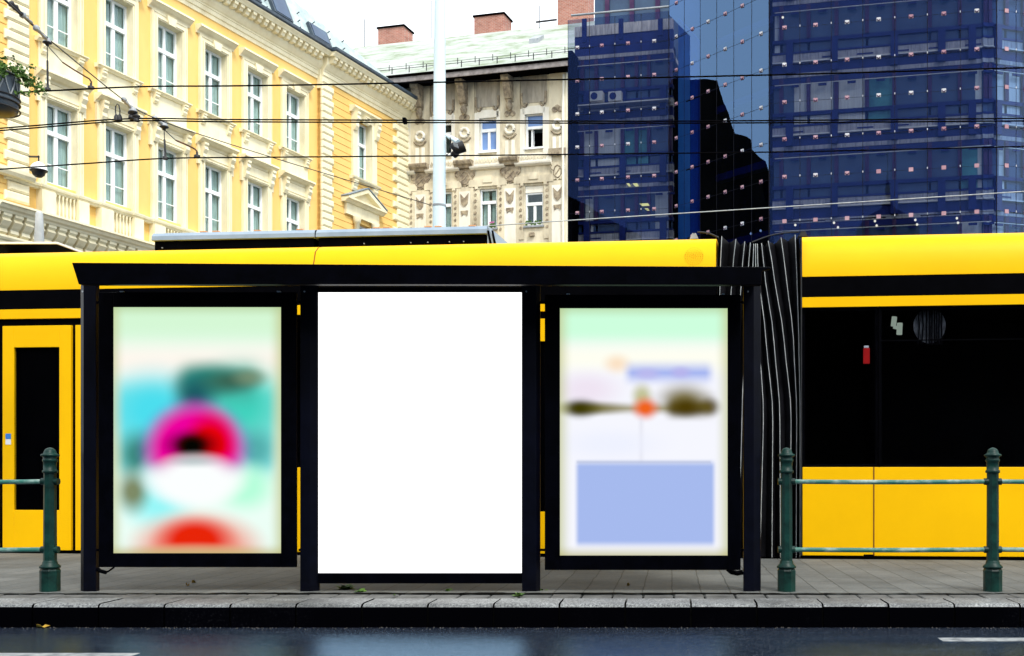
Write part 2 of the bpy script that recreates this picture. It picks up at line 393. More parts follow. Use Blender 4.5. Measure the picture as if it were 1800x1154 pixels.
P1 = [('r', 0.5, 0.02, 0.8, 0.13, (214, 248, 214), 0.9, 1), ('r', 0.45, 0.22, 0.6, 0.06, (255, 248, 238), 0.6, 1),
      ('r', 0.5, 0.50, 0.47, 0.18, (120, 228, 226), 0.6, 0.9), ('e', 0.24, 0.42, 0.24, 0.13, (76, 222, 238), 0.8, 1),
      ('e', 0.76, 0.40, 0.22, 0.14, (66, 210, 190), 0.8, 1), ('r', 0.63, 0.31, 0.22, 0.06, (70, 172, 155), 0.7, 1),
      ('e', 0.56, 0.30, 0.16, 0.06, (42, 140, 128), 0.8, 1), ('e', 0.49, 0.36, 0.10, 0.07, (28, 92, 100), 0.9, 1),
      ('e', 0.70, 0.30, 0.13, 0.04, (58, 96, 78), 0.95, 0.9), ('e', 0.82, 0.285, 0.08, 0.03, (120, 140, 110), 0.95, 0.8), ('e', 0.15, 0.60, 0.10, 0.08, (44, 122, 110), 0.8, 0.9),
      ('e', 0.85, 0.58, 0.10, 0.07, (70, 160, 160), 0.8, 0.8), ('e', 0.26, 0.78, 0.17, 0.10, (140, 246, 248), 0.7, 0.9),
      ('e', 0.79, 0.73, 0.14, 0.08, (176, 255, 216), 0.7, 0.9), ('e', 0.12, 0.75, 0.08, 0.07, (116, 118, 62), 0.8, 0.9),
      ('e', 0.49, 0.68, 0.27, 0.12, (255, 255, 255), 0.4, 1),
      ('u', 0.49, 0.580, 0.295, 0.185, (130, 60, 200), 0.3, 0.8), ('u', 0.49, 0.580, 0.262, 0.17, (238, 0, 158), 0.3, 1),
      ('u', 0.58, 0.56, 0.13, 0.11, (232, 0, 12), 0.5, 1), ('e', 0.47, 0.56, 0.13, 0.05, (70, 0, 0), 0.7, 1),
      ('e', 0.47, 0.565, 0.07, 0.035, (4, 4, 0), 0.7, 1), ('e', 0.49, 0.70, 0.23, 0.085, (252, 255, 255), 0.5, 1), ('e', 0.48, 0.625, 0.12, 0.02, (150, 190, 185), 0.9, 0.6),
      ('e', 0.50, 0.98, 0.34, 0.13, (242, 150, 130), 0.4, 0.9), ('e', 0.49, 0.95, 0.2, 0.085, (232, 36, 4), 0.5, 1),
      ('e', 0.49, 1.0, 0.3, 0.03, (238, 170, 140), 0.8, 0.8)] + edges
P2 = [('r', 0.5, 0.02, 0.8, 0.13, (206, 255, 222), 0.7, 1), ('r', 0.5, 0.2, 0.6, 0.05, (255, 255, 242), 0.5, 1),
      ('e', 0.34, 0.225, 0.06, 0.03, (250, 214, 176), 0.95, 0.7), ('e', 0.16, 0.33, 0.16, 0.06, (238, 224, 240), 0.8, 0.8),
      ('r', 0.65, 0.262, 0.25, 0.026, (150, 170, 240), 0.4, 0.95), ('e', 0.72, 0.26, 0.05, 0.02, (186, 180, 236), 0.8, .8), ('e', 0.52, 0.265, 0.06, 0.02, (190, 186, 238), 0.8, .8), ('r', 0.5, 0.405, 0.41, 0.012, (140, 128, 50), 0.25, 0.9),
      ('e', 0.15, 0.405, 0.17, 0.022, (112, 106, 44), 0.9, 1), ('e', 0.12, 0.405, 0.08, 0.03, (62, 58, 4), 0.95, 1), ('e', 0.49, 0.355, 0.05, 0.04, (180, 180, 110), 0.8, 0.8),
      ('r', 0.78, 0.395, 0.13, 0.028, (116, 102, 34), 0.45, 1), ('e', 0.74, 0.37, 0.12, 0.05, (116, 104, 36), 0.9, 0.9), ('r', 0.76, 0.41, 0.11, 0.016, (66, 52, 0), 0.4, 0.85), ('e', 0.75, 0.40, 0.07, 0.03, (72, 56, 0), 0.9, 0.9), ('e', 0.9, 0.40, 0.05, 0.03, (84, 70, 8), 0.8, 0.8),
      ('e', 0.51, 0.405, 0.06, 0.035, (240, 100, 30), 0.8, 1), ('r', 0.485, 0.53, 0.006, 0.09, (215, 215, 228), 0.25, 0.6), ('e', 0.3, 0.55, 0.25, 0.05, (236, 240, 255), 0.8, 0.7),
      ('r', 0.51, 0.79, 0.41, 0.166, (166, 186, 238), 0.2, 1), ('r', 0.5, 0.622, 0.4, 0.004, (160, 170, 200), 0.08, 0.5)] + edges
M['poster1'] = mat_poster('poster_bright_discs', (236, 255, 246), P1, ES)
M['poster2'] = mat_poster('poster_pale_landscape', (246, 247, 255), P2, ES)
M['blank'] = emit('blank_white_sheet', (1.0, 1.0, 0.99), ES * 1.8)
# ------------------------------------------------------------------ camera, sky, light
cam = bpy.data.cameras.new('camera'); co = bpy.data.objects.new('camera', cam); col.objects.link(co)
cam.sensor_width = 36; cam.lens = F / 1800 * 36; cam.clip_end = 2000; cam.clip_start = 0.05
cam.shift_x = (900 - UC) / 1800; cam.shift_y = (H - 577) / 1800
co.location = (0, 0, ZC); co.rotation_euler = (R(90), 0, 0)
scene.camera = co

SUN_EL, SUN_AZ = R(52), R(148)        # azimuth clockwise from the camera's forward axis: behind it, to the right
wd = bpy.data.worlds.new('World'); scene.world = wd; wd.use_nodes = True
nt = wd.node_tree; nt.nodes.clear()
sky = nt.nodes.new('ShaderNodeTexSky'); sky.sky_type = 'NISHITA'; sky.sun_disc = False
sky.sun_elevation = SUN_EL; sky.sun_rotation = SUN_AZ; sky.air_density = 1.0; sky.dust_density = 3.0; sky.ozone_density = 1.0
bg = nt.nodes.new('ShaderNodeBackground'); bg.inputs[1].default_value = 0.11
wo = nt.nodes.new('ShaderNodeOutputWorld')
L(nt, mixc(nt, 0.80, sky.outputs[0], (8.6, 9.0, 9.3)), bg.inputs[0]); L(nt, bg.outputs[0], wo.inputs[0])
sl = bpy.data.lights.new('sun', 'SUN'); so = bpy.data.objects.new('sun', sl); col.objects.link(so)
sl.energy = 1.25; sl.angle = R(12); sl.color = (1.0, 0.965, 0.9)
dirv = Vector((math.sin(SUN_AZ) * math.cos(SUN_EL), math.cos(SUN_AZ) * math.cos(SUN_EL), math.sin(SUN_EL)))
so.rotation_euler = dirv.to_track_quat('Z', 'Y').to_euler(); so.location = dirv * 60
vs = scene.view_settings; vs.view_transform = 'Standard'; vs.look = 'None'; vs.exposure = EXPO; vs.gamma = 1.0
scene.cycles.use_denoising = True
scene.cycles.max_bounces = 8; scene.cycles.transparent_max_bounces = 16; scene.cycles.sample_clamp_indirect = 6

# ------------------------------------------------------------------ ground
DS = 7.40                             # distance of the row of shelter posts
KY = 6.68                             # kerb line
tF = Frame.__new__(Frame)
pL, pR = at(0, 972, PZ and (ZC - PZ) * F / (972 - H)), at(1800, 985, (ZC - PZ) * F / (985 - H))
dx, dy = pR.x - pL.x, pR.y - pL.y; ll = math.hypot(dx, dy)
tF.d = (dx / ll, dy / ll); tF.n = (tF.d[1], -tF.d[0]); tF.k = 0.0; tF.u = 1.0; tF.x0, tF.y0 = pL.x, pL.y   # tram side

structure(MB().box(W, -400, 400, -120, 900, -0.5, 0.0).build('road', M['asphalt']))
# platform between kerb and rails, its far edge along the tram
e0, e1 = tF.P(-25, 0.05, 0), tF.P(45, 0.05, 0)
kd, kp = 0.30, 0.26                   # kerb stone depth, paver row depth
yb = KY + kd + kp + 0.02
pv = MB(); pv.add([(e0.x, yb, 0.001), (e1.x, yb, 0.001), (e1.x, e1.y, 0.001), (e0.x, e0.y, 0.001), (e0.x, yb, PZ), (e1.x, yb, PZ), (e1.x, e1.y, PZ), (e0.x, e0.y, PZ)],
                  [(0,1,2,3),(4,5,6,7),(0,1,5,4),(1,2,6,5),(2,3,7,6),(3,0,4,7)])
structure(pv.build('pavement', M['paving']))
kb = MB(); kf = MB()
st = 0.418; x = -12.0; i = 0
prof = [(0.0, -0.02), (0.0, 0.130), (0.007, 0.141), (0.022, 0.148), (0.05, PZ), (kd, PZ), (kd, -0.02)]
off = 0.0
while x < 12.0:
    j = random.uniform(-0.004, 0.004)
    g = 0.006
    pts = [(KY + j + a, z + (random.uniform(-.002, .002) if z > 0 else 0)) for a, z in prof]
    class KF:
        @staticmethod
        def P(s, o, z): return Vector((s, o, z))
    kb.run(KF, pts, x + g, x + st - g)
    x += st; i += 1
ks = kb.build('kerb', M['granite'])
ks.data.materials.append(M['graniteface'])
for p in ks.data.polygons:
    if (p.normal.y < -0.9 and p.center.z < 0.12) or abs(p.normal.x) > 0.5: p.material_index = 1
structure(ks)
structure(MB().box(W, -12.2, 12.2, KY + 0.02, yb - 0.002, 0.001, 0.128).build('kerb_bedding', M['grime_shade']))
pr = MB(); x = -11.9
while x < 12.0:
    g = 0.006; a, b = KY + kd + 0.012, KY + kd + kp
    z = PZ - 0.004 + random.uniform(-.004, .003)
    pr.chbox(type('T', (), {'P': staticmethod(lambda s, o, z_: Vector((s, z_, o)))}), x + g, x + 0.209 - g, 0.05, z, a, b, 0.006)
    x += 0.209
structure(pr.build('paver_row', M['paver']))
# dirt and painted contact shadow in the joint behind the paver row
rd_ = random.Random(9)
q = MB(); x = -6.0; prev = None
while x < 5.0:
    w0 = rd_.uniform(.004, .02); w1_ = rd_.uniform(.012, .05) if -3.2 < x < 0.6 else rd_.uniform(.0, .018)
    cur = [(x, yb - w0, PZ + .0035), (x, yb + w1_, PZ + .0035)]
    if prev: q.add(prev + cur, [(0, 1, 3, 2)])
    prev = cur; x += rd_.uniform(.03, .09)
structure(q.build('joint_dirt_shadow', M['grime_shade']))
# wet grit along the foot of the kerb
gm = MB()
for i in range(520):
    x = random.uniform(-5, 4); y = KY - abs(random.gauss(0, 0.04)) - 0.004; r = random.uniform(0.0015, 0.006)
    gm.lathe([(r, 0), (r * 0.7, r * 0.7), (0.001, r)], (x, y, 0.0), 5, False)
g = structure(gm.build('gutter_grit', M['grit'])); g['kind'] = 'stuff'
# painted lines
def line(name, u0, u1, v0, v1):
    ya, yb_ = ZC * F / (v0 - H), ZC * F / (v1 - H)
    xa, xb = (u0 - UC) / F * ya, (u1 - UC) / F * ya
    structure(MB().box(W, xa, xb, yb_, ya, 0.001, 0.004).build(name, M['line']))
line('road_line', -700, 246, 1149.5, 1158)
line('road_line', 1648, 2500, 1122.5, 1128.5)

# ------------------------------------------------------------------ bus shelter with its three display panels
def pxs(u, Y): return (u - UC) / F * Y
def pxz(v, Y): return ZC - (v - H) / F * Y
sh = thing('bus_shelter', 'black metal tram stop shelter holding three tall advertising panels on the pavement', 'shelter', (pxs(738, DS), DS, PZ))
pw = (31 / F) * DS
for u0 in (137.5, 527.5, 917.5, 1307):
    p = MB(); x0 = pxs(u0, DS)
    lit = {137.5: -.3, 527.5: .56, 917.5: .8, 1307: .58}[u0]     # where the front face turns into the splayed side
    sec = [(x0, DS), (x0 + pw * lit, DS), (x0 + pw, DS + .03), (x0 + pw, DS + .05), (x0, DS + .05)] if lit > 0 else [(x0, DS + .03), (x0 - pw * lit, DS), (x0 + pw, DS), (x0 + pw, DS + .05), (x0, DS + .05)]
    n_ = len(sec); zz_ = (PZ, pxz(500, DS))
    p.add([(a, b, z) for z in zz_ for a, b in sec], [tuple(range(n_)), tuple(range(n_, 2 * n_))] + [(i_, (i_ + 1) % n_, n_ + (i_ + 1) % n_, n_ + i_) for i_ in range(n_)])
    po = p.build('post', M['shelterpost'], sh, bevel=0.003)
    b = MB()
    cx = x0 + pw * 0.25
    b.tube([(cx, DS - 0.004, pxz(513, DS)), (cx, DS + 0.01, pxz(513, DS))], 0.006, 8)
    b.build('bolt', M['grey'], po)
YF = DS - 0.45                        # roof front
fas = MB()
def PF(u, v): return (pxs(u, YF), pxz(v, YF))
fas.plate(W, [PF(126, 462), PF(740, 466), PF(1353, 469.5), PF(1355, 472), PF(1340, 476), PF(1338, 501), PF(740, 500), PF(138, 500), PF(133, 484)], YF, YF + 0.06)
fas.build('fascia', M['shelter'], sh, bevel=0.003)
xa, xb = pxs(134, YF), pxs(1338, YF)
rs = MB()
zf, zb_ = pxz(470, YF), 2.58
rs.add([(xa, YF + 0.061, zf), (xb, YF + 0.061, zf), (xb, DS + 1.3, zb_ + 0.05), (xa, DS + 1.3, zb_ + 0.05),
        (xa, YF + 0.061, zf - 0.09), (xb, YF + 0.061, zf - 0.09), (xb, DS + 1.3, zb_ - 0.05), (xa, DS + 1.3, zb_ - 0.05)],
       [(0,1,2,3),(4,5,6,7),(0,1,5,4),(1,2,6,5),(2,3,7,6),(3,0,4,7)])
rs.build('roof', M['shelter'], sh)
for u0 in (137.5, 527.5, 917.5, 1307):     # sloping roof bearers above the posts
    x0 = pxs(u0, DS); b = MB()
    z0 = pxz(499, DS)
    b.add([(x0 + .02, DS, z0), (x0 + pw - .02, DS, z0), (x0 + pw - .02, DS + 1.2, zb_ - .06), (x0 + .02, DS + 1.2, zb_ - .06),
           (x0 + .02, DS, z0 + .09), (x0 + pw - .02, DS, z0 + .09), (x0 + pw - .02, DS + 1.2, zb_ + .0), (x0 + .02, DS + 1.2, zb_ + .0)],
          [(0,1,2,3),(4,5,6,7),(0,1,5,4),(1,2,6,5),(2,3,7,6),(3,0,4,7)])
    b.build('roof_bearer', M['shelter'], sh)

def sheet(name, mat, parent, u0, u1, v0, v1, Y):
    off = ORIG[parent.name]
    me = bpy.data.meshes.new(name)
    x0, x1, z0, z1 = pxs(u0, Y), pxs(u1, Y), pxz(v1, Y), pxz(v0, Y)
    vs_ = [Vector(p) - off for p in ((x0, Y, z0), (x1, Y, z0), (x1, Y, z1), (x0, Y, z1), (x0, Y + .004, z0), (x1, Y + .004, z0), (x1, Y + .004, z1), (x0, Y + .004, z1))]
    me.from_pydata(vs_, [], [(0,1,2,3),(7,6,5,4),(0,4,5,1),(1,5,6,2),(2,6,7,3),(3,7,4,0)])
    uvl = me.uv_layers.new(name='UVMap')
    uvs = [(0,0),(1,0),(1,1),(0,1)]
    for pgi, pg in enumerate(me.polygons):
        for li in pg.loop_indices:
            uvl.data[li].uv = uvs[me.loops[li].vertex_index % 4]
    me.materials.append(mat)
    o = bpy.data.objects.new(name, me); col.objects.link(o); o.parent = parent; ORIG[o.name] = off
    return o
def lightbox(label, o_, i_, mat, plabel, Y):
    U0, U1, V0, V1 = o_; u0, u1, v0, v1 = i_
    fr = MB()
    X0, X1, Z0, Z1 = pxs(U0, Y), pxs(U1, Y), pxz(V1, Y), pxz(V0, Y)
    x0, x1, z0, z1 = pxs(u0, Y), pxs(u1, Y), pxz(v1, Y), pxz(v0, Y)
    d = 0.022
    fr.box(W, X0, x0, Y, Y + d, Z0, Z1); fr.box(W, x1, X1, Y, Y + d, Z0, Z1)
    fr.box(W, x0, x1, Y + 0.0, Y + d, Z0, z0); fr.box(W, x0, x1, Y + 0.0, Y + d, z1, Z1)
    o = fr.build('light_box', M['shelter'], sh, bevel=0.004); o['label'] = label
    MB().box(W, X0 + .07, X1 - .07, Y + d + .001, Y + .13, Z0 + .05, Z1 - .05).build('case', M['shelter'], o)
    s = sheet('poster', mat, o, u0, u1, v0, v1, Y + 0.012); s['label'] = plabel
    for u in (U0 + 38, U1 - 34): MB().box(W, pxs(u, Y), pxs(u + 6, Y), Y - .006, Y + .02, Z1 + 0.0005, Z1 + 0.008).build('latch', M['grey'], o)
    # brackets that carry the box between its posts
    for v in (530, 968):
        for (xa_, xb_) in ((X0 - 0.05, X0 - .0005), (X1 + .0005, X1 + .06)): MB().box(W, xa_, xb_, Y + .04, Y + .07, pxz(v + 2, Y), pxz(v - 2, Y)).build('bracket', M['shelter'], o)
    return o
lb1 = lightbox('black framed light box with a brightly coloured poster', (173, 521, 514, 997.5), (198, 493.5, 540, 973), M['poster1'], 'blurred poster with a magenta half disc and a red one below', DS - 0.02)
lb2 = lightbox('black framed light box with a pale poster', (957.5, 1302, 518.5, 1002.5), (984, 1279, 542, 977), M['poster2'], 'blurred pale poster with a blue block and a brown strip', DS - 0.02)
Yc = DS + 0.012
cp = MB()
x0, x1 = pxs(527.5, DS) + pw, pxs(917.5, DS)
cp.box(W, x0 + .001, x1 - .001, Yc - .006, Yc + .05, pxz(1026, Yc), pxz(1008, Yc))
MB().box(W, x0 + .001, x1 - .001, Yc - .006, Yc + .05, pxz(514, Yc), pxz(506, Yc)).build('panel_frame', M['shelter'], sh, bevel=0.003)
cpo = cp.build('panel_frame', M['shelter'], sh, bevel=0.003)
MB().box(W, x0 + .001, x1 - .001, Yc + 0.004, Yc + .04, pxz(1007.9, Yc), pxz(514.1, Yc)).build('back_panel', M['shelter'], cpo)
s = sheet('blank_panel', M['blank'], sh, 559.5, 917, 514.5, 1007.7, Yc - 0.001); s['label'] = 'blank white advertising sheet'
# cable hanging out below the left box and a fitting below the right one
cb = MB().tube([at(168, 992, DS + .05), at(170, 1000, DS + .03), at(180, 1006, DS + .02), at(190, 1005, DS + .03), at(200, 998, DS + .05), at(201, 990, DS + .06)], 0.007, 6)
cb.build('cable', M['shelter'], sh)
cb = MB().tube([at(168, 998, DS + .04), at(176, 1004, DS + .015), at(187, 1007, DS + .015)], 0.014, 6); cb.build('cable_sleeve', M['shelter'], sh)
bb = MB().tube([at(1279, 1000, DS + .06), at(1286, 1006, DS + .06), at(1296, 1008, DS + .06), at(1306, 1006, DS + .06)], 0.018, 8); bb.build('cable_conduit', M['shelter'], sh)

# ------------------------------------------------------------------ green cast iron railing along the kerb
RY = DS + 0.02
def rail_post(u, label):
    x = pxs(u, RY)
    t = thing('railing_post', label, 'railing post', (x, RY, PZ), 'green railing posts')
    k = RY / F
    b = MB()
    r = 16.5 * k
    b.lathe([(r, 0), (r, 32*k), (r * 1.02, 36*k), (r * .9, 40*k)], (x, RY, PZ), 8, False, math.pi / 8)
    b.build('base', M['railgreen'], t, bevel=0.003)
    s_ = MB(); s_.lathe([(10.5*k, 40*k), (17*k, 41*k), (17*k, 44*k), (12.5*k, 48*k), (12*k, 51*k), (10.6*k, 54*k)], (x, RY, PZ), 16)
    s_.build('base_ring', M['railgreen'], t)
    s_ = MB(); s_.lathe([(10.8*k, 52*k), (10.2*k, 208*k)], (x, RY, PZ), 8, False, math.pi / 8)
    s_.build('shaft', M['railgreen'], t)
    s_ = MB(); s_.lathe([(9.5*k, 207*k), (12.5*k, 208*k), (12.5*k, 212*k), (10.5*k, 213*k), (10.8*k, 227*k), (12.3*k, 228*k), (12.3*k, 231*k), (11*k, 233*k), (11.5*k, 236*k)], (x, RY, PZ), 16)
    s_.build('collar', M['railgreen'], t)
    s_ = MB(); s_.lathe([(11*k, 236*k), (15*k, 237.5*k), (15*k, 240*k), (10.5*k, 242*k), (10*k, 245*k), (8*k, 249*k), (4*k, 251.5*k), (.5*k, 252.5*k)], (x, RY, PZ), 16)
    s_.build('finial', M['railgreen'], t)
    for v in (847, 966.5):
        z = pxz(v, RY)
        for sgn in (-1, 1):
            MB().tube([(x + sgn * 8*k, RY, z), (x + sgn * 15*k, RY, z)], 6.2*k, 10).build('rail_socket', M['railgreen'], t)
    return x
xs = [rail_post(88, 'green cast iron railing post with domed top left of the shelter'),
      rail_post(1382.5, 'green cast iron railing post with domed top just right of the shelter'),
      rail_post(1745, 'green cast iron railing post with domed top at the right edge')]
kk = RY / F
rail_post(88 - 363, 'green cast iron railing post standing beyond the left edge')
rail_post(1745 + 363, 'green cast iron railing post standing beyond the right edge')
SP = 363 * kk - 13 * kk
def rail(xa, xb, v, label):
    z = pxz(v, RY); r = 4.2 * kk
    n = 14
    pts = [(xa + (xb - xa) * i / n, RY, z - 0.004 * math.sin(math.pi * i / n)) for i in range(n + 1)]
    o = MB().tube(pts, r, 10).build('railing_bar', M['railworn'])
    tag(o, label, 'railing bar', 'green railing bars')
rail(xs[0] - SP, xs[0] - 13 * kk, 847, 'worn green upper railing bar left of the shelter')
rail(xs[0] - SP, xs[0] - 13 * kk, 966.5, 'worn green lower railing bar left of the shelter')
rail(xs[1] + 13 * kk, xs[2] - 13 * kk, 847, 'worn green upper railing bar between the two right posts')
rail(xs[1] + 13 * kk, xs[2] - 13 * kk, 966.5, 'worn green lower railing bar between the two right posts')
rail(xs[2] + 13 * kk, xs[2] + SP, 847, 'short upper railing bar running out of the right edge')
rail(xs[2] + 13 * kk, xs[2] + SP, 966.5, 'short lower railing bar running out of the right edge')

# ------------------------------------------------------------------ weeds and fallen leaves
def weed(u, v, r, n, label, seed):
    rnd = random.Random(seed)
    Y = (ZC - PZ) * F / (v - H); c = Vector((pxs(u, Y), Y, PZ - 0.004)); m = MB()
    for i in range(n):
        a = rnd.uniform(0, 2 * math.pi); l = r * rnd.uniform(0.5, 1.1); w = l * 0.28; e = rnd.uniform(0.2, 1.0)
        dv = Vector((math.cos(a), math.sin(a), e)).normalized(); sd = Vector((-math.sin(a), math.cos(a), 0.2)).normalized()
        b = c + Vector((rnd.uniform(-.4, .4) * r, rnd.uniform(-.15, .15) * r, 0))
        p1, p2 = b + dv * l * .5 + sd * w, b + dv * l * .5 - sd * w; tip = b + dv * l - Vector((0, 0, l * .2))
        up = Vector((0, 0, 0.003))
        m.add([b, p1, tip, p2, b + dv * l * .5 + Vector((0, 0, .15 * w))], [(0, 1, 4), (1, 2, 4), (2, 3, 4), (3, 0, 4)])
    tag(m.build('weed', M['leaf']), label, 'weed', 'weeds growing between the paving stones')
weed(608, 1036, 0.085, 24, 'green weed growing under the left end of the blank panel', 1)
weed(630, 1041, 0.06, 14, 'small weed just right of the larger one under the blank panel', 2)
weed(785, 1039, 0.045, 12, 'tiny weed growing under the middle of the blank panel', 3)
weed(911, 1048, 0.06, 18, 'bright green weed beside the foot of the third post', 4)
weed(952, 1038, 0.04, 12, 'small weed right of the foot of the third post', 5)
weed(694, 1046, 0.02, 6, 'thin weed sprouting from a kerb joint near the blank panel', 6)
def leaf(u, v, z, ang, label, r=0.045):
    Y = (ZC - z) * F / (v - H); c = Vector((pxs(u, Y), Y, z + 0.004)); m = MB()
    ring = []
    for i in range(14):
        a = 2 * math.pi * i / 14; q = r * (0.75 + 0.35 * math.cos(5 * a) * (0.5 + 0.5 * math.cos(a)))
        ring.append(c + Vector((q * math.cos(a + ang), q * .8 * math.sin(a + ang), 0.012 + 0.012 * math.sin(2 * a))))
    low = [p - Vector((0, 0, 0.002)) for p in ring]
    n = 14
    m.add([c] + ring + low, [(0, 1 + i, 1 + (i + 1) % n) for i in range(n)] + [(1 + i, 1 + (i + 1) % n, 1 + n + (i + 1) % n, 1 + n + i) for i in range(n)])
    tag(m.build('fallen_leaf', M['leafyellow']), label, 'leaf', 'fallen leaves')
leaf(74, 1104, 0.0, 0.3, 'yellow fallen leaf lying in the gutter at the left')
leaf(340, 1026, PZ, 1.3, 'small brown leaf on the paving behind the left poster', 0.02)
leaf(330, 1031, PZ, 2.3, 'brown leaf scrap on the paving nearer the kerb', 0.015)
leaf(1104, 1031, PZ, .7, 'dark leaf scrap on the paving under the right poster', 0.015)

# ------------------------------------------------------------------ tram
tr = thing('tram', 'yellow articulated tram with black windows standing behind the shelter', 'tram', tuple(tF.P(6, -1.2, 0.0)))
def tz(u, v, o=0.0): return tF.z(u, v, o)
def ts(u): return tF.s(u)
zR = {n: tz(1600, v) for n, v in dict(bot=985, sill=821.5, band0=538, band1=520, blk=484, curve=462).items()}
z_top = tz(1600, 403)
sB0, sB1 = ts(1258), ts(1410)
sEnd, sStart = ts(1258) + 14.0, ts(0) - 8.0
zb = PZ + 0.03
DP = 2.35
rp = [(0.0, zR['blk'] + .002), (-0.004, zR['curve']), (-0.03, zR['curve'] + .10), (-0.075, z_top - .09), (-0.15, z_top - .03), (-0.26, z_top), (-0.5, z_top + 0.012), (-DP + .5, z_top + 0.012), (-DP + .05, z_top - .1), (-DP, zR['curve']), (-DP, zR['blk'] + .002)]
def section(s0, s1, seams):
    b = MB().run(tF, rp, s0, s1)
    b.sm = [True] * len(b.f)
    roof = b.build('roof_panel', M['yellow'], tr)
    for f in roof.data.polygons: f.use_smooth = len(f.vertices) == 4
    m_ = roof.modifiers.new('split', 'EDGE_SPLIT'); m_.split_angle = R(40)
    MB().box(tF, s0, s1, -DP, -0.004, zR['band1'], zR['blk']).build('black_band', M['black'], tr)
    MB().box(tF, s0, s1, -DP, 0.0, zR['band0'], zR['band1'] - .001).build('yellow_stripe', M['yellow'], tr)
    sk = MB().box(tF, s0, s1, -DP, -0.008, -0.02, zb - .001).build('skirt', M['black'], tr)
    for u in seams:
        s = ts(u)
        q = MB(); q.box(tF, s - .005, s + .005, -.05, 0.003, zR['blk'] + .01, zR['curve'] + .06); q.build('seam', M['seam'], roof)
        q = MB(); q.run(tF, [(o + .003, z + .002) for o, z in rp[1:7]] + [(-.45, z_top - .05)], s - .005, s + .005); q.build('seam', M['seam'], roof)
    return roof
section(sStart, sB0, [549])
section(sB1, sEnd, [])
# lower panels with seams, windows, interior
def lower(s0, s1):
    MB().box(tF, s0 + .003, s1 - .003, -DP, 0.0, zb, zR['sill']).build('lower_panel', M['yellow'], tr, bevel=0.004)
def window(s0, s1, bars=()):
    z0, z1 = zR['sill'] + .001, zR['band0'] - .001
    w = MB().box(tF, s0 + .002, s1 - .002, -.012, -.002, z0, z1).build('window', M['tramglass'], tr)
    b = MB().box(tF, s0 + .002, s1 - .002, -1.2, -1.15, z0, z1)
    b.box(tF, s0 + .002, s1 - .002, -1.15, -.03, z0, z0 + .03).box(tF, s0 + .002, s1 - .002, -1.15, -.03, z1 - .03, z1)
    b.box(tF, s0 + .002, s0 + .03, -1.15, -.03, z0 + .03, z1 - .03).box(tF, s1 - .03, s1 - .002, -1.15, -.03, z0 + .03, z1 - .03)
    b.build('interior', M['dark'], w)
    q = MB()
    for (sa, sb, za, zb2) in bars: q.box(tF, sa, sb, -.002, 0.002, za, zb2)
    if bars: q.build('window_frame', M['black'], w)
    return w
sS = ts(1536)
lower(sB1, sS); lower(sS, sS + 3.6); lower(sS + 3.6, sEnd)
w1 = window(sB1, sS + 0.05)
zt = tz(1650, 598)
w2 = window(sS + 0.051, sS + 3.6, [(sS + .051, sS + 3.6, zt - .006, zt + .006), (sS + .051, sS + .062, zR['sill'], zR['band0'])])
window(sS + 3.601, sEnd)
# cut-out at the foot of the panel by the seam
MB().box(tF, ts(1518), ts(1536.5), -.1, 0.004, zb - .02, tz(1527, 975)).build('jacking_point', M['black'], tr, bevel=0.004)
MB().box(tF, sS - .006, sS + .006, -.02, 0.003, zb, zR['sill']).build('seam', M['seam'], tr)
# things seen through the glass: red hammer holder, line number, disc standing in for a reflection
o_in = -0.06
h = MB().box(tF, tF.s(1517.5, o_in), tF.s(1529, o_in), o_in - .03, o_in, tz(1523, 640, o_in), tz(1523, 612, o_in)).build('emergency_hammer', M['red'], tr, bevel=.006)
MB().box(tF, tF.s(1519, o_in), tF.s(1527, o_in), o_in - .02, o_in + .002, tz(1523, 612, o_in) + .002, tz(1523, 608, o_in)).build('cap', M['white'], h)
nm = MB(); k_ = 1 / F * 9.5
c0 = (tF.s(1577, o_in), tz(1577, 572, o_in))
def S4(a, b, w):
    (x1, y1), (x2, y2) = a, b
    q = [(c0[0] + x1 * k_, c0[1] + y1 * k_), (c0[0] + x2 * k_, c0[1] + y2 * k_)]
    nm.tube([tF.P(q[0][0], o_in, q[0][1]), tF.P(q[1][0], o_in, q[1][1])], w, 8)
S4((-5, 16), (-7, -2), .026); S4((-7, -3), (8, -7), .018); S4((5, 4), (4, -18), .028)
M['dimsign'] = emit('dim_number_sign', (0.62, 0.75, 0.6), ES * 0.55)
nm.build('number_sign', M['dimsign'], tr)
M['dimdisc'] = mottled('painted_reflection_grey', (0.01, 0.011, 0.014), (0.12, 0.135, 0.15), 14, 0.6, streak=(6, 6, 1))
oi = -.10; dc_ = (tF.s(1634, oi), tz(1634, 573, oi)); kd_ = 1 / F * 9.6
q = MB().plate(tF, [(dc_[0] + 30 * kd_ * math.cos(t * math.pi / 12), dc_[1] + 33 * kd_ * math.sin(t * math.pi / 12)) for t in range(24)], oi - .01, oi); dd_ = q.build('reflection_disc', M['dimdisc'], tr)
for uu in (-22, -15, -6, 0, 4, 9, 13, 17, 22):
    MB().tube([tF.P(dc_[0] + uu * kd_, oi + .012, dc_[1] + 36 * kd_), tF.P(dc_[0] + (uu + (3 if uu < -10 else 0)) * kd_, oi + .012, dc_[1]), tF.P(dc_[0] + uu * kd_, oi + .012, dc_[1] - 36 * kd_)], 1.3 * kd_, 5).build('reflection_bar', M['dark'], dd_)
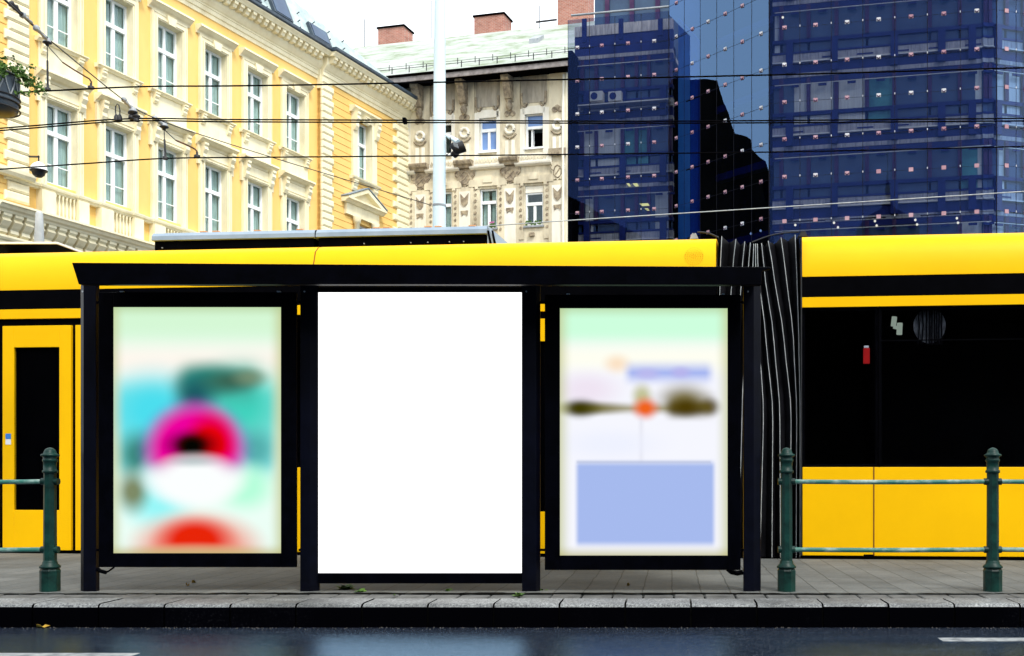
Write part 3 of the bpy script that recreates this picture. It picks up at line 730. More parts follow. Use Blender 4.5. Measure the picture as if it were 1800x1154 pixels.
# left part: double doors, panels
def door_leaf(s0, s1, ws0, ws1, zt_, zwb, zwt):
    d = MB()
    d.box(tF, s0, ws0, -.03, 0.006, zb, zt_).box(tF, ws1, s1, -.03, 0.006, zb, zt_)
    d.box(tF, ws0, ws1, -.03, 0.006, zb, zwb).box(tF, ws0, ws1, -.03, 0.006, zwt, zt_)
    o = d.build('door', M['yellow'], tr, bevel=.003)
    MB().box(tF, ws0 + .001, ws1 - .001, -.02, -.004, zwb + .001, zwt - .001).build('door_window', M['tramglass'], o)
    MB().box(tF, ws0 + .001, ws1 - .001, -.5, -.4, zwb - .2, zwt + .2).build('interior', M['dark'], o)
    return o
zdt = tz(60, 573); zdwb = tz(60, 897); zdwt = tz(60, 611)
def doorway(a):                                      # a: start of the opening along the tram
    w = (ts(125) - ts(5)); gp = ts(133) - ts(125)
    MB().box(tF, a - .06, a + 2 * w + gp + .06, -.62, -.032, zb, zR['band0'] - .001).build('door_portal', M['black'], tr)
    mg = (ts(25) - ts(5))
    d1 = door_leaf(a, a + w, a + mg, a + w - mg, zdt, zdwb, zdwt)
    d2 = door_leaf(a + w + gp, a + 2 * w + gp, a + w + gp + mg, a + 2 * w + gp - mg, zdt, zdwb, zdwt)
    return d1, a + 2 * w + gp + .06
aD1 = ts(5)
d1, eD1 = doorway(aD1)
# small blue notice sticker on the door
def trp(u, v, o=0.009): return tF.loc(u, v, o)
q = MB(); s_a, z_a = trp(9.5, 772); s_b, z_b = trp(19, 762.5)
q.box(tF, s_a, s_b, .0065, .0085, z_a, z_b); q.build('sticker', M['blue'], d1)
q = MB(); s_a, z_a = trp(9.5, 782); s_b, z_b = trp(19, 772.5); q.box(tF, s_a, s_b, .0065, .0085, z_a, z_b); q.build('sticker', M['white'], d1)
aD2 = ts(868)
lower(sStart, aD1 - .06); window(sStart, aD1 - .06)
lower(eD1, aD2 - .06); window(eD1, aD2 - .06)
d3, eD2 = doorway(aD2)
lower(eD2, sB0); window(eD2, sB0)
# round speaker grille
c = (tF.s(1219.5), tz(1219.5, 450)); q = MB()
for ring, nn in ((0, 1), (0.022, 7), (0.044, 12), (0.066, 18), (0.088, 26)):
    for i in range(nn):
        a = 2 * math.pi * i / nn
        s0, z0 = c[0] + ring * math.cos(a), c[1] + ring * math.sin(a)
        q.tube([tF.P(s0, -.04, z0), tF.P(s0, 0.002 - (0.008 if z0 < zR['curve'] + .0 else .01 + max(0, z0 - zR['curve']) * .2) + .008, z0)], .0031, 5)
q.build('speaker_grille', M['seam'], tr)
# bellows
lv = [418, 470, 590, 720, 985]
folds = [[1262,1260,1259,1258.5,1258.5],[1268,1265,1263,1262,1262],[1293,1287,1279,1272,1268],[1309,1304,1296,1290,1282],[1319,1315,1309,1304,1297],[1325,1323,1320,1317,1310],
         [1328,1328,1334,1342,1336],[1331,1332,1346,1358.5,1357],[1338,1343,1360,1371,1372],[1350,1359,1378,1391,1389],[1373,1381,1395,1401,1400],[1398,1401,1404.6,1407,1407],[1405,1407,1408.5,1409.3,1409.3]]
tops = [411, 412, 417, 421, 423, 425, 425, 425, 424, 420, 414, 409, 408]
NL = 16
def fold_pts(i, o):
    pts = []
    for j in range(NL + 1):
        v = tops[i] + (985 - tops[i]) * j / NL
        k = max(a for a in range(4) if lv[a] <= max(v, 418)); t = (max(v, 418) - lv[k]) / (lv[k + 1] - lv[k])
        t = min(max(t, 0), 1); t2 = t * t * (3 - 2 * t) * .4 + t * .6
        u = folds[i][k] * (1 - t2) + folds[i][k + 1] * t2
        pts.append((tF.s(u), tF.z(u, v)))
    return [(s, o, z) for s, z in pts]
bl = MB(); rows = []
for i in range(len(folds)):
    rows.append(fold_pts(i, -0.10))
    if i < len(folds) - 1:
        a, b = rows[-1], fold_pts(i + 1, -0.10)
        rows.append([((p[0] + q_[0]) / 2, -0.19, (p[2] + q_[2]) / 2 - (0.03 if j == 0 else 0)) for j, (p, q_) in enumerate(zip(a, b))])
grid = []
for r_ in rows:
    back = [(r_[0][0], o, r_[0][2] + 0.02) for o in (-1.2, -.6, -.3)]
    grid.append([tF.P(*p) for p in back + r_])
n = len(grid[0]); vs_ = [p for r_ in grid for p in r_]
bl.add(vs_, [(i * n + j, i * n + j + 1, (i + 1) * n + j + 1, (i + 1) * n + j) for i in range(len(grid) - 1) for j in range(n - 1)], False)
blo = bl.build('bellows', M['rubber'], tr)
for i in range(1, len(folds) - 1):
    pts = [tF.P(s, o + .004, z) for s, o, z in fold_pts(i, -0.10)]
    MB().tube(pts, 0.0036, 5).build('fold_piping', M['piping'], blo)
MB().box(tF, sB0, sB1, -1.9, -1.2, -.02, zR['curve']).build('gangway', M['dark'], tr)
# dark frame rim and the pale end edge of the right body
MB().box(tF, sB1 - .012, sB1 - .001, -.6, 0.004, zb, z_top - .06).build('end_frame', M['darkmetal'], tr)
# roof equipment
def roofbox(s0, s1, name, right_slope):
    o1 = -0.38
    zt_ = tF.z(600, 401, o1); zm = tF.z(600, 416.5, o1 + .02); zl = z_top + .005
    q = MB().run(tF, [(o1, zm), (o1 + .02, zm + .005), (o1 + .015, zm + .05), (o1 - .02, zt_ - .01), (o1 - .07, zt_), (-1.9, zt_), (-1.95, zm)], s0, s1)
    o = q.build(name, M['roofbox'], tr)
    MB().box(tF, s0 + .02, s1 - .02, -1.9, o1 - .01, zl, zm - .001).build('plinth', M['black'], o)
    return o, o1, zt_, zm, zl
sR0, sRm, sR1 = tF.s(268, -.38), tF.s(555, -.38), tF.s(856, -.38)
ra, o1, zt_, zm, zl = roofbox(sR0, sRm - .008, 'roof_unit', False)
rb, *_ = roofbox(sRm + .008, sR1, 'roof_unit', True)
MB().box(tF, sRm - .007, sRm + .007, -1.8, o1 + .0, zm + .01, zt_ - .02).build('roof_unit_gap', M['black'], ra)
q = MB().plate(tF, [(sR1 + .001, zl), (sR1 + .001, zt_ - .005), (sR1 + .11, zl)], -1.9, o1 - .01); q.build('end_cowl', M['roofbox'], rb)
q = MB()
for (sa, sb) in ((sR1 + .03, sR1 + .055), (sR1 + .075, sR1 + .1)):
    q.plate(tF, [(sa, zl + .0), (sa - .03, zt_ - .06), (sb - .035, zt_ - .06), (sb, zl)], o1 - .012, o1 - .004)
q.build('louvre', M['black'], rb)
for u in (350, 372, 445, 520, 655, 672, 745, 763, 823):
    s0 = tF.s(u, -.42)
    MB().box(tF, s0, s0 + .07, -.5, -.43, zt_ + .001, zt_ + .012).build('warning_tag', M['orange'], ra if u < 555 else rb)
for u in (285, 640, 722, 752, 790, 815):
    MB().tube([tF.P(tF.s(u, -.38), o1 - .02, zl + .05), tF.P(tF.s(u, -.38), o1 + .004, zl + .05)], .006, 6).build('rivet', M['grey'], ra if u < 555 else rb)
# cable ducts and lifting fins on the roof of the right section and at the joint
for (u0, u1) in ((1516, 1650), (1656, 2300)):
    MB().box(tF, tF.s(u0, -.45), tF.s(u1, -.45), -.9, -.45, z_top + .013, z_top + .034).build('cable_duct', M['white'], tr, bevel=.003)
for u in (1220, 1412):
    s0 = tF.s(u, -.25); zc = z_top + .005
    q = MB().plate(tF, [(s0 - .045, zc), (s0 - .02, zc + .055), (s0 - .008, zc + .06), (s0, zc + .045), (s0 + .008, zc + .06), (s0 + .02, zc + .055), (s0 + .045, zc)], -.3, -.25)
    q.build('lifting_lug', M['grey'] if u < 1300 else M['darkmetal'], tr)
for (u0, u1, sg) in ((1226, 1262, 1), (1404, 1322, -1)):
    q = MB(); pts = []
    for j in range(9):
        t = j / 8; u = u0 + (u1 - u0) * t
        zz = tF.z(u, 408.5 + (9 if sg > 0 else 18) * t + (-5 if sg < 0 else -3) * math.sin(math.pi * t), -.2)
        pts.append(tF.P(tF.s(u, -.2), -.2, zz))
    q.tube(pts, .008, 6); q.build('roof_cable', M['darkmetal'], tr)
# ------------------------------------------------------------------ yellow town house receding on the left
fy = Frame(290, 46.0, 1925, 905, 46.0 / 36.0); TU = fy.u
def avg(pts, o): return sum(fy.z(u, v, o) for u, v in pts) / len(pts)
yh = thing('town_house', 'ochre and cream stucco town house with white windows and heavy cornices at the left', 'building', tuple(fy.P(0, -6, 0.0)))
sL = fy.s(66); p_ = (fy.s(492.9) - sL) / 5; sw = (fy.s(143.5) - fy.s(66)); 
zSU = avg([(68.6,63),(172.4,109.6),(266.7,152.5),(348.7,188.7),(424.8,222.5),(494,253.8)], .2)
zHL = avg([(58,112.5),(163.8,156.3),(257.2,196.3),(344,232.4),(421,264.8),(489.6,293.4)], .32)
zHU = avg([(347.8,38.1),(423.3,78.6),(491.4,116.5)], .28)
zRail = avg([(65.8,317.6),(171.4,352.5),(265,383.4)], .3)
zLedge = avg([(36,360),(133,387),(267,427.3)], .5)
zG = avg([(433,0),(500,40.3),(575,85)], .75)
zOU = fy.z(280, 37.5); zOL = fy.z(274.4, 251.5); zBL = fy.z(217, 367, -.2)
s0B, s1B = fy.s(-22), fy.s(736)
sRis = fy.s(558); sLris = fy.s(42)
op0, op1 = 0.165 * sw, 0.86 * sw       # window opening inside its surround
cols = [sL + p_ * k for k in range(-2, 6)]
DEEP = -0.2
cols_main = [(k, c) for k, c in zip(range(-2, 6), cols) if c > sLris + .1 and c + sw < sRis]
# wall with real openings
wall = MB()
def wallgrid(s0, s1, z0, z1, holes, o0, o1, mb):
    """wall s0..s1, z0..z1 minus one row of holes (s, s, z, z)"""
    x = s0
    for (a, b, c, d) in sorted(holes):
        mb.box(fy, x, a, o0, o1, z0, z1)
        if c > z0: mb.box(fy, a, b, o0, o1, z0, c)
        if d < z1: mb.box(fy, a, b, o0, o1, d, z1)
        x = b
    mb.box(fy, x, s1, o0, o1, z0, z1)
zmid = (zSU + zHL) / 2
zF0 = zG - 1.05                        # underside of the frieze
wallgrid(sLris, sRis, zmid, zG - .3, [(c + op0, c + op1, zSU - .02, zOU) for k, c in cols_main], -.5, 0.0, wall)
wallgrid(sLris, sRis, zLedge - .1, zmid, [(c + op0, c + op1, zBL, zOL) for k, c in cols_main], -.5, 0.0, wall)
wall.box(fy, s0B, s1B, -.5, -0.02, -4, zLedge - .1)
wall.build('wall', M['ochre'], yh)
MB().box(fy, sLris, sRis, -1.1, -1.0, zLedge, zG - .3).build('interior', M['room'], yh)

def house_window(s0, s1, z0, z1, fr=fy, od=DEEP, parent=None, curt=True, rnd=random, split=0.36, panemat='pane', barz=0.40):
    f = MB(); w = s1 - s0; h = z1 - z0; b = .075
    f.box(fr, s0, s0 + b, od - .08, od, z0, z1).box(fr, s1 - b, s1, od - .08, od, z0, z1)
    f.box(fr, s0 + b, s1 - b, od - .08, od, z0, z0 + b + .02).box(fr, s0 + b, s1 - b, od - .08, od, z1 - b, z1)
    zt = z1 - h * split
    f.box(fr, s0 + b, s1 - b, od - .08, od + .03, zt - .07, zt + .07)
    cm = (s0 + s1) / 2
    f.box(fr, cm - .06, cm + .06, od - .08, od + .005, z0 + b + .02, zt - .07)
    if barz: f.box(fr, cm - .045, cm + .045, od - .08, od + .005, zt + .07, z1 - b)
    zb_ = z0 + (zt - z0) * barz
    if barz:
        f.box(fr, s0 + b, cm - .06, od - .05, od - .02, zb_ - .016, zb_ + .016).box(fr, cm + .06, s1 - b, od - .05, od - .02, zb_ - .016, zb_ + .016)
    fo = f.build('window', M['winwhite'], parent)
    MB().box(fr, s0 + b * .5, s1 - b * .5, od - .062, od - .056, z0 + b * .5, z1 - b * .5).build('pane', M[panemat], fo)
    if curt:
        n = 10
        for (a, b2) in ((s0 + .09 + w * rnd.uniform(0, .16), s0 + w * .46), (s0 + w * rnd.uniform(.52, .66), s1 - .09)):
            c = MB(); pr_ = []
            ps = [(a + (b2 - a) * i / n, od - .12 - (.03 if i % 2 else 0)) for i in range(n + 1)]
            vs_ = [fr.P(s, o, z) for (s, o) in ps for z in (z0 + .05, z1 - .02)]
            c.add(vs_, [(2*i, 2*i+1, 2*i+3, 2*i+2) for i in range(n)])
            c.build('curtain', M['curtain'], fo)
    return fo

def surround(fo, c, w, z0, z1, oz1, o=.09):
    """cream jambs and stepped architrave round one window"""
    m = MB()
    a, b = c + op0, c + op1
    m.box(fy, c, a, 0.001, o, z0, z1).box(fy, b, c + w, 0.001, o, z0, z1).box(fy, a, b, 0.001, o, oz1, z1)
    m.box(fy, a - .1, a - .04, o + .001, o + .035, z0, oz1 + .09).box(fy, b + .04, b + .1, o + .001, o + .035, z0, oz1 + .09)
    m.box(fy, a - .04, b + .04, o + .001, o + .035, oz1 + .04, oz1 + .09)
    m.box(fy, c + .02, c + .06, o + .001, o + .03, z0, z1 - .1).box(fy, c + w - .06, c + w - .02, o + .001, o + .03, z0, z1 - .1)
    # reveals in the thickness of the wall
    m.box(fy, a - .02, a + .002, -.5, -.001, z0, oz1).box(fy, b - .002, b + .02, -.5, -.001, z0, oz1).box(fy, a + .003, b - .003, -.5, -.001, oz1 - .004, oz1 + .02)
    return m.build('surround', M['cream'], fo)
def hood(fo, c, w, z, proj, h):
    pr_ = [(0.0, z - h), (.06, z - h), (.09, z - h * .8), (.12, z - h * .72), (proj * .55, z - h * .62), (proj * .85, z - h * .35), (proj, z - h * .28), (proj, z - .03), (proj - .02, z), (0.0, z + .03)]
    return MB().run(fy, pr_, c - .12, c + w + .12).build('hood', M['cream'], fo)
def bracket(fo, s, z, w, h, d, mat='cream', fr=fy, base=0.0):
    pr_ = [(0, z), (d, z), (d, z - h * .12), (d * .8, z - h * .2), (d * .92, z - h * .38), (d * .55, z - h * .6), (d * .62, z - h * .78), (d * .3, z - h), (0, z - h)]
    return MB().run(fr, [(o + base, zz) for o, zz in pr_], s - w / 2, s + w / 2).build('bracket', M[mat], fo)
rw = random.Random(3)
for k, c in cols_main:
    # upper storey
    fo = house_window(c + op0 + .002, c + op1 - .002, zSU, zOU - .005, parent=yh, rnd=rw)
    surround(fo, c, sw, zSU, zHU - .28, zOU)
    hood(fo, c, sw, zHU, .30, .28)
    m = MB(); cm = c + (op0 + op1) / 2
    m.plate(fy, [(cm - .13, zOU - .02), (cm + .13, zOU - .02), (cm + .2, zHU - .3), (cm - .2, zHU - .3)], .092, .17); m.build('keystone', M['cream'], fo)
    for dz in (.10, .19, .28):
        z = zOU + .1 + dz
        if z < zHU - .3: MB().box(fy, c + .08, c + sw - .08, .091, .105 + dz * .06, z, z + .035).build('moulding', M['cream'], fo)
    sp = [(0, zSU - .12), (.12, zSU - .12), (.16, zSU - .07), (.22, zSU - .05), (.22, zSU - .01), (0, zSU + .02)]
    MB().run(fy, sp, c - .1, c + sw + .1).build('sill', M['cream'], fo)
    MB().box(fy, c, c + sw, 0.001, .05, zHL + .02, zSU - .121).build('apron', M['cream'], fo)
    for s in (c + .14, c + sw - .14): bracket(fo, s, zSU - .122, .16, .34, .17, base=.05)
    # main storey
    fo = house_window(c + op0 + .002, c + op1 - .002, zBL, zOL - .005, parent=yh, rnd=rw)
    surround(fo, c, sw, zRail, zHL - .3, zOL)
    hood(fo, c, sw, zHL, .36, .27)
    MB().box(fy, c + .05, c + sw - .05, .091, .12, zOL + .14, zOL + .18).build('moulding', M['cream'], fo)
    for s in (c + .1, c + sw - .1): bracket(fo, s, zHL - .2, .17, .62, .24, base=.09)
    for s in (c - .03, c + sw + .03): MB().box(fy, s - .05, s + .05, 0.001, .1, zHL - .95, zHL - .27).build('pilaster_drop', M['cream'], fo)

# rail, balustrades and piers under the main windows
rprof = [(0.001, zRail - .16), (.16, zRail - .16), (.19, zRail - .11), (.24, zRail - .09), (.26, zRail - .03), (.26, zRail), (.001, zRail + .03)]
MB().run(fy, rprof, sLris + .01, sRis - .01).build('rail_moulding', M['cream'], yh)
zPB = zLedge + .06
MB().run(fy, [(.001, zLedge - .02), (.34, zLedge - .02), (.34, zPB - .1), (.22, zPB), (.001, zPB + .02)], sLris + .005, sRis - .005).build('plinth', M['cream'], yh)
for k, c in cols_main:
    for a, b in ((c - .05, c + .33 * sw * .8), (c + .80 * sw, c + sw + .06)):
        q = MB().box(fy, a, b, .002, .27, zPB - .02, zRail - .165)
        q.run(fy, [(o + .035, z + .004) for o, z in rprof], a - .03, b + .03)
        q.build('pier', M['cream'], yh)
    if -1 <= k <= 3:
        a, b = c + .33 * sw * .8 + .02, c + .80 * sw - .02
        MB().box(fy, a - .019, b + .019, .002, .04, zPB, zRail - .165).build('balustrade_back', M['cream'], yh)
        n = 6
        for i in range(n):
            s = a + (b - a) * (i + .5) / n; r = (b - a) / n * .30; hh = zRail - .17 - zPB
            q = fy.P(s, .15, zPB)
            MB().lathe([(r*.9, 0), (r*.9, .05*hh), (r*.5, .1*hh), (r*1.1, .32*hh), (r*.9, .45*hh), (r*.42, .75*hh), (r*.6, .84*hh), (r*.9, .9*hh), (r*.9, hh)], q, 8).build('baluster', M['cream'], yh)
# projecting ledge with consoles between the storeys
lp = [(.0, zLedge - .30), (.38, zLedge - .30), (.42, zLedge - .24), (.50, zLedge - .2), (.56, zLedge - .12), (.62, zLedge - .10), (.62, zLedge - .04), (.3, zLedge), (.0, zLedge + .01)]
MB().run(fy, lp, s0B, sRis + .4).build('ledge', M['cream'], yh)
zc = zLedge - .30
stp = (fy.s(190/5.018, .3) - fy.s(60/5.018, .3)) * .78
s = fy.s(-30, .3)
while s < fy.s(330, .3):
    pr_ = [(0, zc), (.36, zc), (.36, zc - .08), (.28, zc - .14), (.34, zc - .22), (.22, zc - .36), (.14, zc - .42), (.16, zc - .52), (.05, zc - .58), (0, zc - .58)]
    MB().run(fy, pr_, s - .13, s + .13).build('console', M['cream'], yh); s += stp
MB().run(fy, [(0, zc - .72), (.12, zc - .72), (.16, zc - .66), (.16, zc - .60), (0, zc - .58)], s0B, sRis + .4).build('string_course', M['cream'], yh)
MB().box(fy, s0B, sRis + .4, -.019, .05, zc - 1.15, zc - .72).build('frieze', M['cream'], yh)

# main cornice: gutter, modillions, frieze
def cornice(s0, s1, o):
    z = zG
    MB().run(fy, [(o + .0, z - .16), (o + .62, z - .16), (o + .66, z - .1), (o + .72, z - .04), (o + .74, z), (o, z + .01)], s0, s1).build('cornice', M['cream'], yh)
    MB().run(fy, [(o + .0, z - 1.02), (o + .05, z - 1.02), (o + .05, z - .88), (o + .10, z - .86), (o + .10, z - .72), (o + .13, z - .70), (o + .13, z - .66), (o + .18, z - .62), (o + .27, z - .50), (o + .30, z - .42), (o + .30, z - .17), (o, z - .17)], s0, s1).build('frieze', M['cream'], yh)
    MB().run(fy, [(o + .3, z + .012), (o + .76, z + .012), (o + .80, z + .05), (o + .80, z + .15), (o + .3, z + .17)], s0 - (.0 if o < .1 else .04), s1 + .05).build('gutter', M['zinc'], yh)
cornice(s0B, sRis - .002, 0.0)
RO = .2
cornice(sRis, s1B, RO)
MB().box(fy, sRis - .04, sRis + .12, -.4, RO - .012, zG - 1.4, zG - .165).build('corner_block', M['cream'], yh)
s = fy.s(330, .5); nmod = 0
stp = fy.s(505, .5) - fy.s(495, .5); stp = (fy.s(562.5, .5) - fy.s(405.5, .5)) / 15.5
while s < s1B - .1:
    o = .3 if s < sRis else .3 + RO
    if abs(s - sRis) > .15 and nmod < 60:
        z = zG - .165
        pr_ = [(o + .001, z), (o + .30, z), (o + .30, z - .1), (o + .24, z - .13), (o + .2, z - .22), (o + .001, z - .24)]
        MB().run(fy, pr_, s - .085, s + .085).build('modillion', M['cream'], yh); nmod += 1
    s += stp
# end pavilion with quoins, coursed stucco, its window and a pediment
zp0 = zLedge - 1.6
cw = fy.s(661, RO) - fy.s(619, RO); cs = fy.s(617.5, RO)
pa, pb = cs + .19 * cw, cs + .80 * cw
zPS = fy.z(616.7, 305, RO + .2); zPT = fy.z(626, 213, RO - .2); zPH = fy.z(615.9, 179.6, RO + .25)
def coursed(s0, s1, z0, z1, o, holes, name='coursed_wall', step=.29):
    m = MB(); z = z0
    while z < z1:
        zz = min(z + step - .03, z1)
        x = s0
        for (a, b, c, d) in holes:
            if z < d and zz > c:
                m.box(fy, x, a, o - .2, o, z, zz); x = b
        m.box(fy, x, s1, o - .2, o, z, zz); z += step
    return m.build(name, M['ochre'], yh)
zPap, zPl, zPr = fy.z(657, 328, RO + .3), fy.z(613.4, 343.7, RO + .35), fy.z(680.9, 363.5, RO + .35)
zlt = zPl - .85
coursed(sRis, s1B - .002, zp0, zG - 1.03, RO, [(pa, pb, zPS - .01, zPT), (pa, pb, zp0 - 1, zlt)])
bk = MB()
for (a, b) in ((sRis, pa - .01), (pb + .01, s1B - .03)): bk.box(fy, a, b, -.45, RO - .03, zp0, zG - 1.0)
bk.box(fy, pa - .009, pb + .009, -.45, RO - .03, zlt, zPS - .012).box(fy, pa - .009, pb + .009, -.45, RO - .03, zPT, zG - 1.0)
bk.build('groove_bed', M['ochre'], yh)
MB().box(fy, sRis + .2, s1B - .2, -1.1, -1.0, zp0, zG - 1.2).build('interior', M['room'], yh)
def quoins(s0, s1, z0, z1, o, flip, step=.292):
    m = MB(); z = z0; i = 0
    w = s1 - s0
    while z < z1 - .1:
        sh_ = .13 * w if i % 2 else 0.0
        a, b = (s0, s1 - sh_) if not flip else (s0 + sh_, s1)
        m.chbox(fy, a, b, o - .02, o + .1, z + .008, min(z + step - .008, z1), .055); z += step; i += 1
    return m.build('quoin', M['cream'], yh)
quoins(sRis - .03, fy.s(585, RO), zp0, zG - 1.03, RO, False)
quoins(fy.s(690, RO), s1B + .002, zp0, zG - 1.03, RO, True)
fo = house_window(pa + .002, pb - .002, zPS, zPT - .004, od=RO - .26, parent=yh, rnd=rw)
m = MB()
m.box(fy, cs, pa, RO + .001, RO + .1, zPS, zPH - .25).box(fy, pb, cs + cw, RO + .001, RO + .1, zPS, zPH - .25).box(fy, pa, pb, RO + .001, RO + .1, zPT, zPH - .25)
m.box(fy, pa - .02, pa + .002, -.45, RO, zPS, zPT).box(fy, pb - .002, pb + .02, -.45, RO, zPS, zPT)
m.build('surround', M['cream'], fo)
MB().run(fy, [(RO, zPH - .26), (RO + .1, zPH - .26), (RO + .2, zPH - .16), (RO + .3, zPH - .1), (RO + .3, zPH - .02), (RO, zPH + .03)], cs - .12, cs + cw + .12).build('hood', M['cream'], fo)
for s in (cs + .1, cs + cw - .1): bracket(fo, s, zPH - .262, .2, .75, .26, base=RO + .1)
bracket(fo, (pa + pb) / 2, zPH - .262, .35, .3, .2, base=RO + .1)
MB().run(fy, [(RO, zPS - .14), (RO + .14, zPS - .14), (RO + .22, zPS - .08), (RO + .24, zPS - .02), (RO, zPS + .01)], cs - .12, cs + cw + .12).build('sill', M['cream'], fo)
for s in (cs + .13, cs + cw - .13): bracket(fo, s, zPS - .142, .26, .45, .2, base=RO)
# pediment over the window below
qa, qb = fy.s(613.4, RO + .4), fy.s(680.9, RO + .4); qm = (qa + qb) / 2
zpe = zPl - .02
hp = .62
fo = house_window(pa + .002, pb - .002, zp0 - 1.5, zlt, od=RO - .26, parent=yh, rnd=rw)
m = MB()
m.run(fy, [(RO, zpe - .2), (RO + .2, zpe - .2), (RO + .3, zpe - .12), (RO + .4, zpe - .08), (RO + .4, zpe - .01), (RO, zpe)], qa, qb)
m.plate(fy, [(qa + .02, zpe + .002), (qb - .02, zpe + .002), (qm, zpe + hp - .1)], RO, RO + .14)
for (a, b) in (((qa, zpe), (qm, zpe + hp)), ((qb, zpe), (qm, zpe + hp))):
    dz = .17
    m.plate(fy, [(a[0], a[1] + .003), (b[0], b[1]), (b[0], b[1] - dz), (a[0] + (b[0] - a[0]) * .27, a[1] + .003)], RO + .0, RO + .38)
m.build('pediment', M['cream'], fo)
q = MB()
q.add([fy.P(qa - .03, RO, zpe + .02), fy.P(qa - .03, RO + .42, zpe + .02), fy.P(qm, RO + .42, zpe + hp + .03), fy.P(qm, RO, zpe + hp + .03),
       fy.P(qa - .03, RO, zpe + .05), fy.P(qa - .03, RO + .42, zpe + .05), fy.P(qm, RO + .42, zpe + hp + .06), fy.P(qm, RO, zpe + hp + .06)],
      [(0,1,2,3),(4,5,6,7),(0,1,5,4),(1,2,6,5),(2,3,7,6),(3,0,4,7)])
q.add([fy.P(qb + .03, RO, zpe + .02), fy.P(qb + .03, RO + .42, zpe + .02), fy.P(qm, RO + .42, zpe + hp + .031), fy.P(qm, RO, zpe + hp + .031),
       fy.P(qb + .03, RO, zpe + .05), fy.P(qb + .03, RO + .42, zpe + .05), fy.P(qm, RO + .42, zpe + hp + .061), fy.P(qm, RO, zpe + hp + .061)],
      [(0,1,2,3),(4,5,6,7),(0,1,5,4),(1,2,6,5),(2,3,7,6),(3,0,4,7)])
q.build('flashing', M['roofbox'], fo)
MB().box(fy, qa + .2, qb - .2, RO, RO + .12, zpe - .66, zpe - .201).build('frieze', M['cream'], fo)
for s in (pa - .13, pb + .13):
    c = fy.P(s, RO + .16, zp0)
    MB().lathe([(.12, 0), (.115, zpe - .95 - zp0), (.15, zpe - .93 - zp0), (.17, zpe - .8 - zp0), (.19, zpe - .7 - zp0), (.19, zpe - .665 - zp0)], c, 12).build('column', M['cream'], fo)
# near end pavilion at the left edge of the view
coursed(s0B, sLris, zLedge + .0, zG - 1.03, RO * .8, [])
MB().box(fy, s0B, sLris, -.5, RO * .8 - .03, zLedge, zG - 1.0).build('groove_bed', M['ochre'], yh)
quoins(fy.s(8, RO), sLris + .02, zLedge + .12, zG - 1.03, RO * .8, True)
MB().run(fy, [(RO, zRail - .1), (RO + .24, zRail - .1), (RO + .3, zRail), (RO + .3, zRail + .1), (RO, zRail + .14)], s0B, sLris + .03).build('string_course', M['cream'], yh)
# hipped metal roof with roof windows
rs0, rs1 = s0B, s1B + .3
e = .45; ht = 2.6; run_ = 1.15
zr = zG + .10
q = MB()
A, B = fy.P(rs0, e, zr), fy.P(rs1, e, zr)
C, D = fy.P(rs1 - 12.5, e - run_, zr + ht), fy.P(rs0, e - run_, zr + ht)
E_, G_ = fy.P(rs1, e - 12, zr), fy.P(rs0, e - 12, zr)
C2, D2 = fy.P(rs1 - 12.5, e - 12 + run_, zr + ht), fy.P(rs0, e - 12 + run_, zr + ht)
q.add([A, B, C, D, E_, G_, C2, D2], [(0, 1, 2, 3), (1, 4, 6, 2), (3, 2, 6, 7), (7, 6, 4, 5), (0, 3, 7, 5), (0, 1, 4, 5)])
ro = q.build('roof', M['slate'], yh)
def roofpt(s, t, up=0.0):            # point on the street slope, t 0..1 from eave to ridge
    return fy.P(s, e - run_ * t - up * ht / math.hypot(ht, run_) * -1 * 0 + up * .90, zr + ht * t + up * .42)
for (sa, sb, ta, tb) in ((fy.s(478, .3), fy.s(478, .3) + 1.0, .1, .5), (fy.s(545, .3), fy.s(545, .3) + 1.1, .08, .32), (fy.s(420, .3), fy.s(420, .3) + 1.0, .1, .5)):
    m = MB(); c8 = [roofpt(s, t, u) for u in (0.0, .14) for (s, t) in ((sa, ta), (sb, ta), (sb, tb), (sa, tb))]
    m.add(c8, [(0,1,2,3),(4,5,6,7),(0,1,5,4),(1,2,6,5),(2,3,7,6),(3,0,4,7)])
    sk = m.build('skylight', M['zinc'], ro)
    m = MB(); c8 = [roofpt(s, t, u) for u in (.141, .16) for (s, t) in ((sa + .1, ta + .02), (sb - .1, ta + .02), (sb - .1, tb - .02), (sa + .1, tb - .02))]
    m.add(c8, [(0,1,2,3),(4,5,6,7),(0,1,5,4),(1,2,6,5),(2,3,7,6),(3,0,4,7)])
    m.build('skylight_pane', M['officeglass'], sk)
s = fy.s(430, .3)
while s < rs1 - 2.2:
    for t in (.10, .24, .4):
        if t > .1 and s > rs1 - 6: continue
        MB().tube([roofpt(s + t, t, 0.0), roofpt(s + t, t, .13)], .022, 5).build('snow_guard', M['zinc'], ro)
    s += .9

MB().box(fy, s0B + .01, s0B + .4, -11, -.51, 0, zG - .3).build('end_wall', M['ochre'], yh)
TU = 1.0
